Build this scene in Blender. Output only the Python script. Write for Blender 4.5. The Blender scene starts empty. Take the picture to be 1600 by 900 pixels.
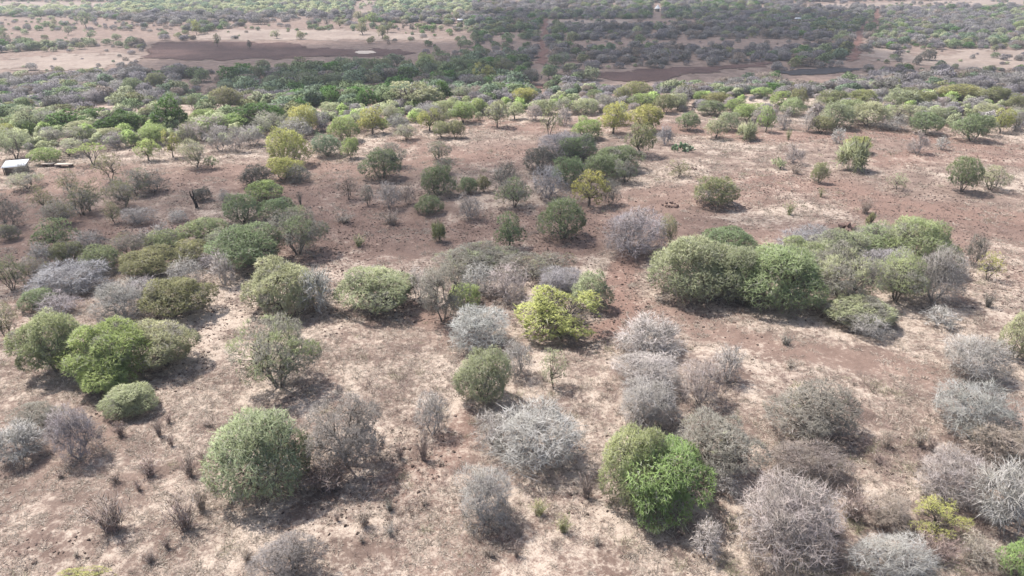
import bpy, math, random
import numpy as np
R = math.radians
SC = bpy.context.scene
COL = SC.collection

# ------------------------------------------------------------------ camera
CAM_H, PITCH, LENS = 20.0, 24.7, 24.0
FPX = LENS / 36.0 * 1600.0
cam_d = bpy.data.cameras.new('camera'); cam_d.lens = LENS; cam_d.sensor_width = 36.0
cam_d.clip_start = 0.1; cam_d.clip_end = 12000
cam = bpy.data.objects.new('camera', cam_d); COL.objects.link(cam)
cam.location = (0, 0, CAM_H); cam.rotation_euler = (R(90 - PITCH), 0, 0)
SC.camera = cam

# ------------------------------------------------------------------ sky, sun, exposure
SUN_EL = 61.0
SUN_V = np.array((-0.80, 0.46)); SUN_V = SUN_V / np.linalg.norm(SUN_V)      # ground direction towards the sun
SUN_AZ = math.atan2(SUN_V[0], SUN_V[1])                                     # clockwise from +Y
world = bpy.data.worlds.new('World'); SC.world = world; world.use_nodes = True
wn = world.node_tree; bg = wn.nodes['Background']
sky = wn.nodes.new('ShaderNodeTexSky'); sky.sky_type = 'NISHITA'; sky.sun_disc = False
sky.sun_elevation = R(SUN_EL); sky.sun_rotation = SUN_AZ
sky.air_density = 1.0; sky.dust_density = 2.5; sky.ozone_density = 1.0
wn.links.new(sky.outputs[0], bg.inputs[0]); bg.inputs[1].default_value = 0.125
sun_d = bpy.data.lights.new('sun', 'SUN'); sun_d.energy = 4.5; sun_d.angle = R(0.55); sun_d.color = (1.0, 0.97, 0.93)
sun = bpy.data.objects.new('sun', sun_d); COL.objects.link(sun)
ce = math.cos(R(SUN_EL))
SUN3 = np.array((SUN_V[0] * ce, SUN_V[1] * ce, math.sin(R(SUN_EL))))
from mathutils import Vector
sun.rotation_euler = Vector(tuple(-SUN3)).to_track_quat('-Z', 'Y').to_euler()
SC.view_settings.view_transform = 'Standard'; SC.view_settings.look = 'None'
SC.view_settings.exposure = 0.80; SC.view_settings.gamma = 1.0
SC.cycles.max_bounces = 6; SC.cycles.transparent_max_bounces = 12
SC.cycles.diffuse_bounces = 3; SC.cycles.glossy_bounces = 1; SC.cycles.transmission_bounces = 3
SC.cycles.volume_bounces = 0

# ------------------------------------------------------------------ value noise
_rs = np.random.RandomState(7); _LAT = _rs.rand(256, 256)
def vn(x, y):
    x = np.asarray(x, float); y = np.asarray(y, float)
    xi = np.floor(x).astype(int); yi = np.floor(y).astype(int)
    fx = x - xi; fy = y - yi; fx = fx * fx * (3 - 2 * fx); fy = fy * fy * (3 - 2 * fy)
    a = _LAT[xi & 255, yi & 255]; b = _LAT[(xi + 1) & 255, yi & 255]
    c = _LAT[xi & 255, (yi + 1) & 255]; d = _LAT[(xi + 1) & 255, (yi + 1) & 255]
    return (a * (1 - fx) + b * fx) * (1 - fy) + (c * (1 - fx) + d * fx) * fy
def fbm(x, y, o=4):
    s = 0; a = 0.5
    for k in range(o):
        s = s + a * vn(x * 2 ** k + 17.3 * k, y * 2 ** k + 5.1 * k); a *= 0.5
    return s / (1 - 0.5 ** o)
def sst(t):
    t = np.clip(t, 0, 1); return t * t * (3 - 2 * t)

# ------------------------------------------------------------------ terrain
def terr(x, y):
    x = np.asarray(x, float); y = np.asarray(y, float)
    crest = 121 + 0.15 * np.clip(x, -110, 130) + 9 * (vn(x / 24 + 3, y * 0 + 2.5) - 0.5)
    z = -6.5 * sst((y - crest) / 46)
    z = z + 0.028 * np.clip(y - 180, 0, 260)
    h0 = 400 - 0.10 * np.clip(x, -400, 500)
    t = np.clip(y - h0, 0, None)
    z = z + 85 * (1 - np.exp(-(0.075 * t * t / (t + 160)) / 85))
    z = z + 26 * sst((t - 60) / 900) * (fbm(x / 420 + 9, y / 420 + 4, 3) - 0.35)
    near = 1 - sst((y - 90) / 60)
    z = z + near * (0.30 * (vn(x / 8, y / 8) - 0.5) + 0.14 * (vn(x / 2.1 + 4, y / 2.1) - 0.5) + 0.05 * (vn(x / 0.8, y / 0.8 + 9) - 0.5))
    z = z + 1.6 * sst((y - 130) / 80) * (vn(x / 60 + 31, y / 60) - 0.5)
    return z

cp, sp_ = math.cos(R(PITCH)), math.sin(R(PITCH))
def ray(px, py):
    u = (px - 800.0) / FPX; v = (450.0 - py) / FPX
    return np.array((u, cp + v * sp_, -sp_ + v * cp))
def project(x, y, z):
    d = (np.asarray(x), np.asarray(y), np.asarray(z) - CAM_H)
    w = d[1] * cp - d[2] * sp_
    return 800 + FPX * d[0] / w, 450 - FPX * (d[1] * sp_ + d[2] * cp) / w, w
_TS = np.geomspace(8, 4000, 1400)
def hit(px, py, off=0.0):
    d = ray(px, py)
    h = CAM_H + _TS * d[2] - terr(_TS * d[0], _TS * d[1]) - off
    i = int(np.argmax(h < 0))
    if h[i] >= 0: i = len(_TS) - 1
    if i == 0: i = 1
    a, b = h[i - 1], h[i]
    t = _TS[i - 1] + (_TS[i] - _TS[i - 1]) * (a / (a - b) if a != b else 0)
    return t, d
def ground_pt(px, py):
    t, d = hit(px, py)
    x, y = t * d[0], t * d[1]
    return np.array((x, y, float(terr(x, y))))
def fit_box(px, base, w, h):
    """world position and half sizes of a plant whose outline in the photograph is the given box"""
    c = 1.0; t = None
    for k in range(7):
        t, d = hit(px, base - h / 2, c)
        n = np.linalg.norm(d); s = -d[2] / n; q = math.sqrt(1 - s * s)
        a = w / 2 * t / FPX; H = h / 2 * t / FPX * (n ** 0.0)
        ay = min(a, 0.72 * H / max(s, 0.05))
        c = math.sqrt(max(H * H - (ay * s) ** 2, 0.01 * H * H)) / q
    x, y = t * d[0], t * d[1]
    return x, y, float(terr(x, y)), a, ay, c, t

# ------------------------------------------------------------------ mesh helper (numpy)
def mesh_np(name, V, faces, attrs=None, smooth=False, normals=None):
    """faces: list of (n,k) int arrays; attrs: {name: (domain, type, array)}"""
    me = bpy.data.meshes.new(name)
    V = np.asarray(V, np.float32)
    me.vertices.add(len(V)); me.vertices.foreach_set('co', V.ravel())
    faces = [np.asarray(f, np.int32) for f in faces if len(f)]
    if faces:
        loops = np.concatenate([f.ravel() for f in faces]); sizes = np.concatenate([np.full(len(f), f.shape[1], np.int32) for f in faces])
        me.loops.add(len(loops)); me.loops.foreach_set('vertex_index', loops)
        me.polygons.add(len(sizes)); st = np.concatenate(([0], np.cumsum(sizes)[:-1])).astype(np.int32)
        me.polygons.foreach_set('loop_start', st)
        try: me.polygons.foreach_set('loop_total', sizes)
        except Exception: pass
        if smooth: me.polygons.foreach_set('use_smooth', np.ones(len(sizes), bool))
    for k, (dom, ty, arr) in (attrs or {}).items():
        at = me.attributes.new(k, ty, dom)
        at.data.foreach_set('color' if 'COLOR' in ty else ('vector' if ty == 'FLOAT_VECTOR' else 'value'), np.ascontiguousarray(arr).ravel())
    me.update(calc_edges=True)
    me.validate()
    if normals is not None:
        me.polygons.foreach_set('use_smooth', np.ones(len(me.polygons), bool))
        me.normals_split_custom_set_from_vertices([tuple(q) for q in normals])
    return me
def tag(o, label=None, cat=None, group=None, kind=None):
    if label: o['label'] = label
    if cat: o['category'] = cat
    if group: o['group'] = group
    if kind: o['kind'] = kind
    return o
def link(name, me, mat=None, parent=None):
    o = bpy.data.objects.new(name, me); COL.objects.link(o)
    if mat and not me.materials: me.materials.append(mat)
    if parent: o.parent = parent
    return o

# ------------------------------------------------------------------ materials
def new_mat(name):
    m = bpy.data.materials.new(name); m.use_nodes = True
    nt = m.node_tree; p = nt.nodes['Principled BSDF']
    p.inputs['Roughness'].default_value = 0.9
    if 'Specular IOR Level' in p.inputs: p.inputs['Specular IOR Level'].default_value = 0.15
    return m, nt, p
def N(nt, ty, **kw):
    n = nt.nodes.new(ty)
    for k, v in kw.items(): setattr(n, k, v)
    return n
def math_n(nt, op, a, b=None):
    n = nt.nodes.new('ShaderNodeMath'); n.operation = op
    for i, v in enumerate((a, b)):
        if v is None: continue
        if hasattr(v, 'default_value'): nt.links.new(v, n.inputs[i])
        else: n.inputs[i].default_value = v
    return n.outputs[0]
def mix_c(nt, fac, a, b, mode='MIX'):
    n = nt.nodes.new('ShaderNodeMix'); n.data_type = 'RGBA'; n.blend_type = mode
    for i, v in ((0, fac), (6, a), (7, b)):
        if hasattr(v, 'default_value'): nt.links.new(v, n.inputs[i])
        elif i == 0: n.inputs[0].default_value = v
        else: n.inputs[i].default_value = (*v, 1)
    return n.outputs[2]
def noise_n(nt, vec, scale, det=4, rough=0.6):
    n = nt.nodes.new('ShaderNodeTexNoise'); n.inputs['Scale'].default_value = scale
    n.inputs['Detail'].default_value = det; n.inputs['Roughness'].default_value = rough
    nt.links.new(vec, n.inputs['Vector']); return n.outputs['Fac']
def rng_n(nt, v, a, b, c=0.0, d=1.0):
    n = nt.nodes.new('ShaderNodeMapRange'); n.inputs[1].default_value = a; n.inputs[2].default_value = b
    n.inputs[3].default_value = c; n.inputs[4].default_value = d; nt.links.new(v, n.inputs[0]); return n.outputs[0]

def leaf_material(name, instanced=False, transl=0.38):
    """leaf colour is the plant's own colour; leaves differ one from the next; a share of the crown is dry twigs"""
    m, nt, p = new_mat(name)
    var = N(nt, 'ShaderNodeAttribute', attribute_name='var').outputs['Fac']
    if instanced:
        at = N(nt, 'ShaderNodeAttribute', attribute_name='tint', attribute_type='INSTANCER')
        col = at.outputs['Color']
    else:
        oi = N(nt, 'ShaderNodeObjectInfo'); col = oi.outputs['Color']
        tc = N(nt, 'ShaderNodeTexCoord')
        va = N(nt, 'ShaderNodeVectorMath', operation='ADD')
        sc = N(nt, 'ShaderNodeVectorMath', operation='SCALE'); sc.inputs[3].default_value = 37.0
        cb = N(nt, 'ShaderNodeCombineXYZ')
        for i in range(3): nt.links.new(oi.outputs['Random'], cb.inputs[i])
        nt.links.new(cb.outputs[0], sc.inputs[0]); nt.links.new(tc.outputs['Object'], va.inputs[0]); nt.links.new(sc.outputs[0], va.inputs[1])
        nz = noise_n(nt, va.outputs[0], 1.5, 4, 0.65)
        thr = math_n(nt, 'MULTIPLY_ADD', oi.outputs['Alpha'], 0.42); thr.node.inputs[2].default_value = 0.29
        df = math_n(nt, 'SUBTRACT', thr, nz)
        dry = rng_n(nt, df, -0.03, 0.03)
        hue = rng_n(nt, noise_n(nt, va.outputs[0], 2.7, 3), 0.3, 0.7)
        col = mix_c(nt, math_n(nt, 'MULTIPLY', hue, 0.45), col, mix_c(nt, 0.5, col, (0.23, 0.21, 0.07)))
        col = mix_c(nt, math_n(nt, 'MULTIPLY', dry, 0.8), col, (0.31, 0.28, 0.26))
    tw = N(nt, 'ShaderNodeAttribute', attribute_name='tw').outputs['Fac']
    col = mix_c(nt, math_n(nt, 'MULTIPLY', tw, 0.75), col, (0.36, 0.33, 0.305))
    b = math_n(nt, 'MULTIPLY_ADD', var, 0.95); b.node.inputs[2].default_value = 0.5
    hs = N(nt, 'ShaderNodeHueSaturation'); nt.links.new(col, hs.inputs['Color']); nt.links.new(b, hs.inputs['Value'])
    nt.links.new(rng_n(nt, var, 0, 1, 0.512, 0.49), hs.inputs['Hue'])
    nt.links.new(hs.outputs[0], p.inputs['Base Color']); p.inputs['Roughness'].default_value = 0.65
    if transl > 0:
        tr = N(nt, 'ShaderNodeBsdfTranslucent'); nt.links.new(hs.outputs[0], tr.inputs[0])
        mx = N(nt, 'ShaderNodeMixShader'); mx.inputs[0].default_value = transl
        nt.links.new(p.outputs[0], mx.inputs[1]); nt.links.new(tr.outputs[0], mx.inputs[2])
        nt.links.new(mx.outputs[0], nt.nodes['Material Output'].inputs['Surface'])
    return m
def bark_material(name):
    m, nt, p = new_mat(name)
    oi = N(nt, 'ShaderNodeObjectInfo'); tc = N(nt, 'ShaderNodeTexCoord')
    nz = noise_n(nt, tc.outputs['Object'], 14, 4)
    hs = N(nt, 'ShaderNodeHueSaturation'); nt.links.new(oi.outputs['Color'], hs.inputs['Color'])
    nt.links.new(rng_n(nt, nz, 0.3, 0.7, 0.6, 1.3), hs.inputs['Value'])
    nt.links.new(hs.outputs[0], p.inputs['Base Color'])
    return m
M_LEAF = leaf_material('leaf'); M_TWIG = leaf_material('twig', transl=0.0); M_BARK = bark_material('bark')
M_LEAF_I = leaf_material('scrub_leaf', True, 0.2)

def ground_material():
    m, nt, p = new_mat('dry_ground')
    tc = N(nt, 'ShaderNodeTexCoord'); P = tc.outputs['Object']
    bare = N(nt, 'ShaderNodeAttribute', attribute_name='bare').outputs['Fac']
    red = N(nt, 'ShaderNodeAttribute', attribute_name='red').outputs['Fac']
    soil_a, soil_b, soil_r = (0.130, 0.092, 0.075), (0.265, 0.196, 0.158), (0.200, 0.122, 0.095)
    n_big = noise_n(nt, P, 0.06, 5); n_mid = noise_n(nt, P, 0.42, 6, 0.7); n_fine = noise_n(nt, P, 3.6, 6, 0.75); n_gr = noise_n(nt, P, 16.0, 3, 0.7)
    soil = mix_c(nt, rng_n(nt, n_mid, 0.35, 0.65), soil_a, soil_b)
    soil = mix_c(nt, math_n(nt, 'MULTIPLY', red, rng_n(nt, n_mid, 0.3, 0.62, 0.45, 1.0)), soil, soil_r)
    # straw-coloured litter of dead grass lying in patches on the soil
    s = math_n(nt, 'ADD', math_n(nt, 'MULTIPLY', n_mid, 0.5), math_n(nt, 'MULTIPLY', n_fine, 0.55))
    s = math_n(nt, 'ADD', s, math_n(nt, 'MULTIPLY', n_big, 0.35))
    s = math_n(nt, 'SUBTRACT', s, math_n(nt, 'MULTIPLY', bare, 0.11))
    straw_f = rng_n(nt, s, 0.65, 0.755)
    straw = mix_c(nt, rng_n(nt, n_gr, 0.3, 0.7), (0.36, 0.285, 0.225), (0.54, 0.455, 0.375))
    col = mix_c(nt, math_n(nt, 'MULTIPLY', straw_f, 0.84), soil, straw)
    crumbs = rng_n(nt, math_n(nt, 'ADD', math_n(nt, 'MULTIPLY', n_gr, 0.6), math_n(nt, 'MULTIPLY', n_fine, 0.4)), 0.385, 0.45, 1.0, 0.0)
    col = mix_c(nt, math_n(nt, 'MULTIPLY', crumbs, 0.7), col, (0.10, 0.068, 0.055))
    nt.links.new(col, p.inputs['Base Color']); p.inputs['Roughness'].default_value = 1.0
    bp = N(nt, 'ShaderNodeBump'); bp.inputs['Strength'].default_value = 0.8; bp.inputs['Distance'].default_value = 0.08
    hgt = math_n(nt, 'ADD', n_fine, math_n(nt, 'MULTIPLY', n_gr, 0.5))
    nt.links.new(hgt, bp.inputs['Height']); nt.links.new(bp.outputs[0], p.inputs['Normal'])
    return m
M_GROUND = ground_material()
def earth_material(name, ca, cb, furrow=None, sc=0.5):
    m, nt, p = new_mat(name)
    tc = N(nt, 'ShaderNodeTexCoord'); P = tc.outputs['Object']
    n1 = noise_n(nt, P, sc, 6, 0.7); n2 = noise_n(nt, P, sc * 9, 3)
    c = mix_c(nt, rng_n(nt, math_n(nt, 'ADD', math_n(nt, 'MULTIPLY', n1, 0.6), math_n(nt, 'MULTIPLY', n2, 0.4)), 0.36, 0.64), ca, cb)
    nt.links.new(c, p.inputs['Base Color'])
    if furrow:
        wv = N(nt, 'ShaderNodeTexWave'); wv.bands_direction = furrow; wv.inputs['Scale'].default_value = 0.35
        wv.inputs['Distortion'].default_value = 1.5; nt.links.new(P, wv.inputs['Vector'])
        bp = N(nt, 'ShaderNodeBump'); bp.inputs['Distance'].default_value = 0.35; bp.inputs['Strength'].default_value = 0.7
        nt.links.new(wv.outputs['Fac'], bp.inputs['Height']); nt.links.new(bp.outputs[0], p.inputs['Normal'])
    return m
def plain(name, col, rough=0.8, metal=0.0, nscale=6.0, amp=0.35):
    m, nt, p = new_mat(name)
    tc = N(nt, 'ShaderNodeTexCoord'); nz = noise_n(nt, tc.outputs['Object'], nscale, 5, 0.65)
    c = mix_c(nt, rng_n(nt, nz, 0.3, 0.7), tuple(v * (1 - amp) for v in col), tuple(min(1, v * (1 + amp * 0.5)) for v in col))
    nt.links.new(c, p.inputs['Base Color']); p.inputs['Roughness'].default_value = rough; p.inputs['Metallic'].default_value = metal
    return m

# ------------------------------------------------------------------ ground sheet
def graded(a, fine, step, g, end):
    v = list(np.arange(a, fine, step)); s = step
    while v[-1] < end: s *= g; v.append(v[-1] + s)
    return np.array(v)
gy = graded(9.0, 62.0, 0.33, 1.0165, 5200.0); gy = np.concatenate(([-600, -250, -100, -40, -10, 2, 6], gy))
gxp = graded(0.0, 34.0, 0.38, 1.024, 4200.0); gx = np.concatenate((-gxp[:0:-1], gxp))
GX, GY = np.meshgrid(gx, gy); GZ = terr(GX, GY)
def seg_dist(x, y, pts):
    d = np.full(np.shape(x), 1e9)
    for (ax, ay), (bx, by) in zip(pts[:-1], pts[1:]):
        vx, vy = bx - ax, by - ay; t = np.clip(((x - ax) * vx + (y - ay) * vy) / (vx * vx + vy * vy), 0, 1)
        d = np.minimum(d, np.hypot(x - ax - t * vx, y - ay - t * vy))
    return d
# worn earth, in photograph coordinates turned into ground points: (points, half width in metres, bare, red)
WORN = [([(985, 400), (960, 450), (985, 500), (940, 520)], 1.6, 1.0, 0.9),
        ([(985, 470), (1080, 510), (1220, 545), (1420, 575), (1560, 640)], 1.7, 0.75, 0.4),
        ([(640, 480), (720, 520)], 1.6, 0.6, 0.5),
        ([(580, 360), (800, 360), (960, 330), (1150, 300)], 6.0, 0.8, 0.5),
        ([(860, 400), (930, 350), (1060, 350), (1180, 375), (1300, 360)], 3.5, 1.0, 0.55),
        ([(1180, 285), (1290, 290), (1380, 320), (1600, 345)], 4.5, 0.8, 0.8),
        ([(1060, 200), (1200, 215), (1400, 210), (1560, 230)], 5.0, 0.75, 0.9),
        ([(1380, 250), (1480, 240), (1600, 255)], 4.0, 0.6, 0.9),
        ([(800, 240), (720, 250), (640, 230)], 5.0, 0.7, 0.7),
        ([(740, 183), (800, 195), (850, 200)], 4.0, 0.6, 0.8),
        ([(250, 285), (340, 270), (430, 300), (560, 330)], 5.0, 0.9, 0.5),
        ([(0, 305), (60, 310)], 3.0, 0.8, 0.5), ([(140, 365), (270, 350)], 3.0, 0.9, 0.6),
        ([(-200, 680), (0, 690), (110, 690)], 3.0, 0.5, 0.2), ([(730, 650), (700, 720), (620, 760)], 1.2, 0.5, 0.6),
        ([(0, 40), (90, 36), (180, 44)], 25.0, 0.8, 0.75), ([(0, 58), (100, 60)], 12.0, 0.8, 0.6),
        ([(700, 75), (560, 66), (420, 60)], 10, 0.6, 0.6), ([(880, 68), (1200, 66)], 3.0, 0.9, 0.8), ([(1010, 34), (1090, 36)], 12.0, 0.9, 0.9)]
BARE = np.zeros_like(GX); RED = np.zeros_like(GX)
wob = 0.6 + 0.8 * fbm(GX / 3.0, GY / 3.0, 3)
for pts, hw, b, r in WORN:
    wp = [tuple(ground_pt(*p)[:2]) for p in pts]
    k = sst(1.35 - seg_dist(GX, GY, wp) / hw * wob * 1.0)
    BARE = np.maximum(BARE, b * k); RED = np.maximum(RED, r * k)
mid = sst((GY - 42) / 12) * (1 - sst((GY - 95) / 25))
BARE = np.maximum(BARE, mid * sst((fbm(GX / 14 + 5, GY / 14, 3) - 0.40) * 6) * 0.75)
RED = np.maximum(RED, 0.55 * sst((fbm(GX / 17 + 50, GY / 17 + 8, 3) - 0.45) * 5))
BARE = np.maximum(BARE, 2.4 * sst((GY - 122) / 25) * (0.75 + 0.5 * fbm(GX / 30, GY / 30, 3)))
RED = RED * (1 - 0.65 * sst((GY - 122) / 25))
ny, nx = GX.shape
idx = np.arange(ny * nx).reshape(ny, nx)
quads = np.stack((idx[:-1, :-1], idx[:-1, 1:], idx[1:, 1:], idx[1:, :-1]), -1).reshape(-1, 4)
gm = mesh_np('ground', np.stack((GX, GY, GZ), -1).reshape(-1, 3), [quads],
             {'bare': ('POINT', 'FLOAT', BARE.astype(np.float32)), 'red': ('POINT', 'FLOAT', RED.astype(np.float32))}, smooth=True)
tag(link('ground', gm, M_GROUND), kind='structure')

# ------------------------------------------------------------------ fields and tracks: sheets lying just above the ground
def in_poly(x, y, poly):
    ins = np.zeros(np.shape(x), bool)
    for (x1, y1), (x2, y2) in zip(poly, poly[1:] + poly[:1]):
        c = ((y1 > y) != (y2 > y)) & (x < (x2 - x1) * (y - y1) / (y2 - y1 + 1e-12) + x1)
        ins ^= c
    return ins
def sheet(name, pxpoly, step, mat, off=0.10, rag=1.0):
    wp = [tuple(ground_pt(*p)[:2]) for p in pxpoly]
    a = np.array(wp); x0, y0 = a.min(0); x1, y1 = a.max(0)
    xs = np.arange(x0, x1 + step, step); ys = np.arange(y0, y1 + step * 1.6, step * 1.6)
    X, Y = np.meshgrid(xs, ys)
    cx = (X[:-1, :-1] + X[1:, 1:]) / 2; cy = (Y[:-1, :-1] + Y[1:, 1:]) / 2
    jx = (fbm(cx / 4, cy / 4, 3) - 0.5) * 6 * rag; jy = (fbm(cx / 4 + 50, cy / 4, 3) - 0.5) * 6 * rag
    ins = in_poly(cx + jx, cy + jy, wp)
    ii, jj = np.nonzero(ins); n = X.shape[1]
    q = np.stack((ii * n + jj, ii * n + jj + 1, (ii + 1) * n + jj + 1, (ii + 1) * n + jj), -1)
    u, inv = np.unique(q.ravel(), return_inverse=True)
    V = np.stack((X.ravel()[u], Y.ravel()[u], terr(X.ravel()[u], Y.ravel()[u]) + off), -1)
    return tag(link(name, mesh_np(name, V, [inv.reshape(-1, 4)], smooth=True), mat), kind='structure')
M_PLOUGH = earth_material('ploughed_soil', (0.056, 0.031, 0.027), (0.140, 0.083, 0.070), 'Y', sc=0.14)
M_BURNT = earth_material('burnt_soil', (0.018, 0.017, 0.020), (0.055, 0.048, 0.05))
M_REDT = earth_material('red_earth', (0.11, 0.056, 0.043), (0.17, 0.095, 0.075), sc=0.2)
M_PALE = earth_material('pale_earth', (0.42, 0.34, 0.28), (0.56, 0.48, 0.40))
M_STRAW = earth_material('dry_grass_field', (0.165, 0.122, 0.100), (0.31, 0.245, 0.20), sc=0.12)
PLOUGHED = [[(218, 92), (232, 78), (248, 66), (330, 65), (398, 67), (455, 67), (470, 75), (560, 77), (625, 78), (650, 83), (620, 90), (500, 88), (430, 92), (330, 95)],
            [(925, 119), (940, 113), (1010, 109), (1100, 105), (1180, 100), (1216, 98), (1190, 104), (1120, 111), (1080, 117), (1030, 127), (985, 128), (945, 125)]]
BURNT = [(1214, 114), (1262, 108), (1300, 106), (1352, 107), (1330, 112), (1290, 116), (1235, 118)]
STRAW = [[(-40, 104), (30, 92), (120, 84), (215, 84), (210, 96), (160, 108), (60, 112)],
         [(290, 60), (350, 46), (470, 46), (600, 50), (690, 58), (640, 64), (480, 62), (380, 64)],
         [(1350, 92), (1360, 78), (1440, 78), (1440, 92), (1490, 80), (1640, 76), (1640, 112), (1500, 108), (1420, 100)],
         [(-60, 12), (-60, 3), (80, 3), (172, 4), (168, 11), (60, 13)], [(1180, 11), (1300, 6), (1460, 1), (1640, -1), (1640, 7), (1440, 11), (1300, 13)],
         [(560, 20), (556, 6), (572, 0), (584, 0), (570, 10), (580, 20)], [(855, 38), (860, 31), (990, 30), (985, 38)]]
TRACKS = [[(845, 28), (855, 28), (853, 45), (851, 60), (854, 80), (852, 104), (836, 98), (843, 80), (845, 60), (846, 45)], [(1336, 97), (1322, 96), (1333, 76), (1337, 60), (1342, 45), (1350, 32), (1356, 33), (1348, 48), (1346, 64), (1344, 82)],
          [(1364, 40), (1368, 14), (1374, 14), (1374, 40)], [(826, 138), (850, 127), (868, 124), (850, 133), (838, 141)]]
for p in STRAW: sheet('dry_field', p, 1.3, M_STRAW, 0.08, 3.0)
for p in PLOUGHED: sheet('ploughed_field', p, 0.9, M_PLOUGH, 0.14, 1.3)
sheet('burnt_field', BURNT, 0.7, M_BURNT, 0.18, 0.6)
sheet('bare_patch', [(553, 82), (562, 80), (580, 80), (588, 83), (575, 85), (560, 85)], 0.5, M_PALE, 0.22, 0.3)
for p in TRACKS: sheet('dirt_track', p, 0.6, M_REDT, 0.16, 0.75)

# ------------------------------------------------------------------ plant prototypes in a unit box: x, y in [-1,1], z in [0,2]
def unit(v): return v / (np.linalg.norm(v, axis=-1, keepdims=True) + 1e-9)
def bez_tubes(A, D, B, r0, r1, seg=3, sides=4):
    """curved tapered twigs from A (leaving along D) to B"""
    n = len(A); t = np.linspace(0, 1, seg + 1)[None, :, None]
    C = A + D
    P = (1 - t) ** 2 * A[:, None] + 2 * t * (1 - t) * C[:, None] + t ** 2 * B[:, None]
    T = unit(np.gradient(P, axis=1))
    ref = np.where(np.abs(T[..., 2:3]) > 0.9, np.array((1.0, 0, 0)), np.array((0, 0, 1.0)))
    S = unit(np.cross(T, ref)); U = np.cross(S, T)
    rad = (np.asarray(r0)[:, None] * (1 - t[..., 0]) + np.asarray(r1)[:, None] * t[..., 0])[..., None]
    an = np.arange(sides) / sides * 2 * math.pi
    V = P[:, :, None] + rad[:, :, None] * (S[:, :, None] * np.cos(an)[None, None, :, None] + U[:, :, None] * np.sin(an)[None, None, :, None])
    base = (np.arange(n) * (seg + 1) * sides)[:, None, None] + (np.arange(seg) * sides)[None, :, None] + np.arange(sides)[None, None, :]
    nxt = np.roll(np.arange(sides), -1) - np.arange(sides)
    q = np.stack((base, base + nxt, base + nxt + sides, base + sides), -1).reshape(-1, 4)
    return V.reshape(-1, 3), q, P
def kites(A, D, L, W, rs, bend=0.25):
    """leafy sprigs: narrow bent blades"""
    n = len(A); D = unit(D); S = unit(np.cross(D, np.array((0, 0, 0.9)) + 0.75 * unit(rs.normal(size=(n, 3))))); K = np.cross(S, D)
    L = L[:, None]; W = W[:, None]
    m = A + D * L * 0.45 + K * L * 0.0
    tip = A + D * L + K * L * bend * rs.normal(size=(n, 1))
    V = np.stack((A, m + S * W / 2, tip, m - S * W / 2), 1).reshape(-1, 3)
    return V, np.arange(n * 4).reshape(n, 4)

def soften(V, F, k, cz=0.75):
    """turn each blade's face outwards; blend its normal towards that of the crown's outline"""
    P = V[F]; fn = unit(np.cross(P[:, 1] - P[:, 0], P[:, 3] - P[:, 0]))
    o = unit(P.mean(1) - np.array((0, 0, cz)) + np.array((0, 0, 0.25)))
    flip = (fn * o).sum(1) < 0
    F = F.copy(); F[flip] = F[flip][:, ::-1]; fn = np.where(flip[:, None], -fn, fn)
    nf = unit(o * k + fn * (1 - k))
    Nv = np.zeros_like(V); Nv[F.ravel()] = np.repeat(nf, 4, 0)
    return F, Nv
def crown_tips(rs, n, lobes, inner=0.55, down=0.0):
    vol = np.array([l[3] * l[4] * l[5] for l in lobes]) ** 0.67; pr = vol / vol.sum()
    out = []; nor = []; got = 0
    while got < n:
        k = rs.choice(len(lobes), size=n, p=pr); L = np.array(lobes)[k]
        d = unit(rs.normal(size=(n, 3)))
        r = 1 - np.abs(rs.normal(size=(n, 1))) * inner * 0.35
        r = np.clip(r, 0.25, 1.0)
        q = L[:, :3] + d * L[:, 3:6] * r
        keep = q[:, 2] > 0.02
        inside = np.zeros(n)
        for l in lobes:
            e = (((q - np.array(l[:3])) / np.array(l[3:6])) ** 2).sum(1); inside += (e < 0.55)
        keep &= (inside < 1) | (rs.rand(n) < 0.16)
        keep &= (d[:, 2] > -0.45 - down) | (rs.rand(n) < 0.25)
        out.append(q[keep]); nor.append(unit(d / L[:, 3:6])[keep]); got += keep.sum()
    return np.concatenate(out)[:n], np.concatenate(nor)[:n]

def lobes_for(kind, rs):
    L = []
    def ring(n, rad, z, r, rz, jit=0.12):
        a0 = rs.rand() * 6.28
        for i in range(n):
            a = a0 + i * 6.283 / n + rs.normal() * 0.25; q = rad * (1 + rs.normal() * jit)
            s = r * (1 + rs.normal() * 0.18)
            L.append((q * math.cos(a), q * math.sin(a), z + rs.normal() * 0.10, s, s, rz * (1 + rs.normal() * 0.15)))
    if kind in 'BG':
        L.append((0, 0, 1.0, 0.74, 0.74, 0.88)); ring(7, 0.52, 0.75, 0.46, 0.58); ring(5, 0.36, 1.35, 0.42, 0.5)
    elif kind in 'UM':
        L.append((0, 0, 1.25, 0.6, 0.6, 0.6)); ring(7, 0.60, 1.05, 0.42, 0.40); ring(4, 0.34, 1.5, 0.42, 0.38); ring(4, 0.5, 0.6, 0.34, 0.34)
    elif kind in 'TS':
        L.append((0, 0, 1.2, 0.58, 0.58, 0.6)); ring(6, 0.56, 1.05, 0.43, 0.42, 0.2); ring(4, 0.33, 1.6, 0.40, 0.32); ring(3, 0.45, 0.68, 0.34, 0.28)
    elif kind == 'F':
        ring(6, 0.6, 1.66, 0.40, 0.20); ring(3, 0.25, 1.78, 0.42, 0.2)
    elif kind == 'K':
        ring(6, 0.55, 0.85, 0.44, 0.32, 0.2); ring(5, 0.42, 1.3, 0.42, 0.28, 0.2); ring(3, 0.2, 1.72, 0.4, 0.26); ring(4, 0.62, 0.45, 0.36, 0.3)
    return L

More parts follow.
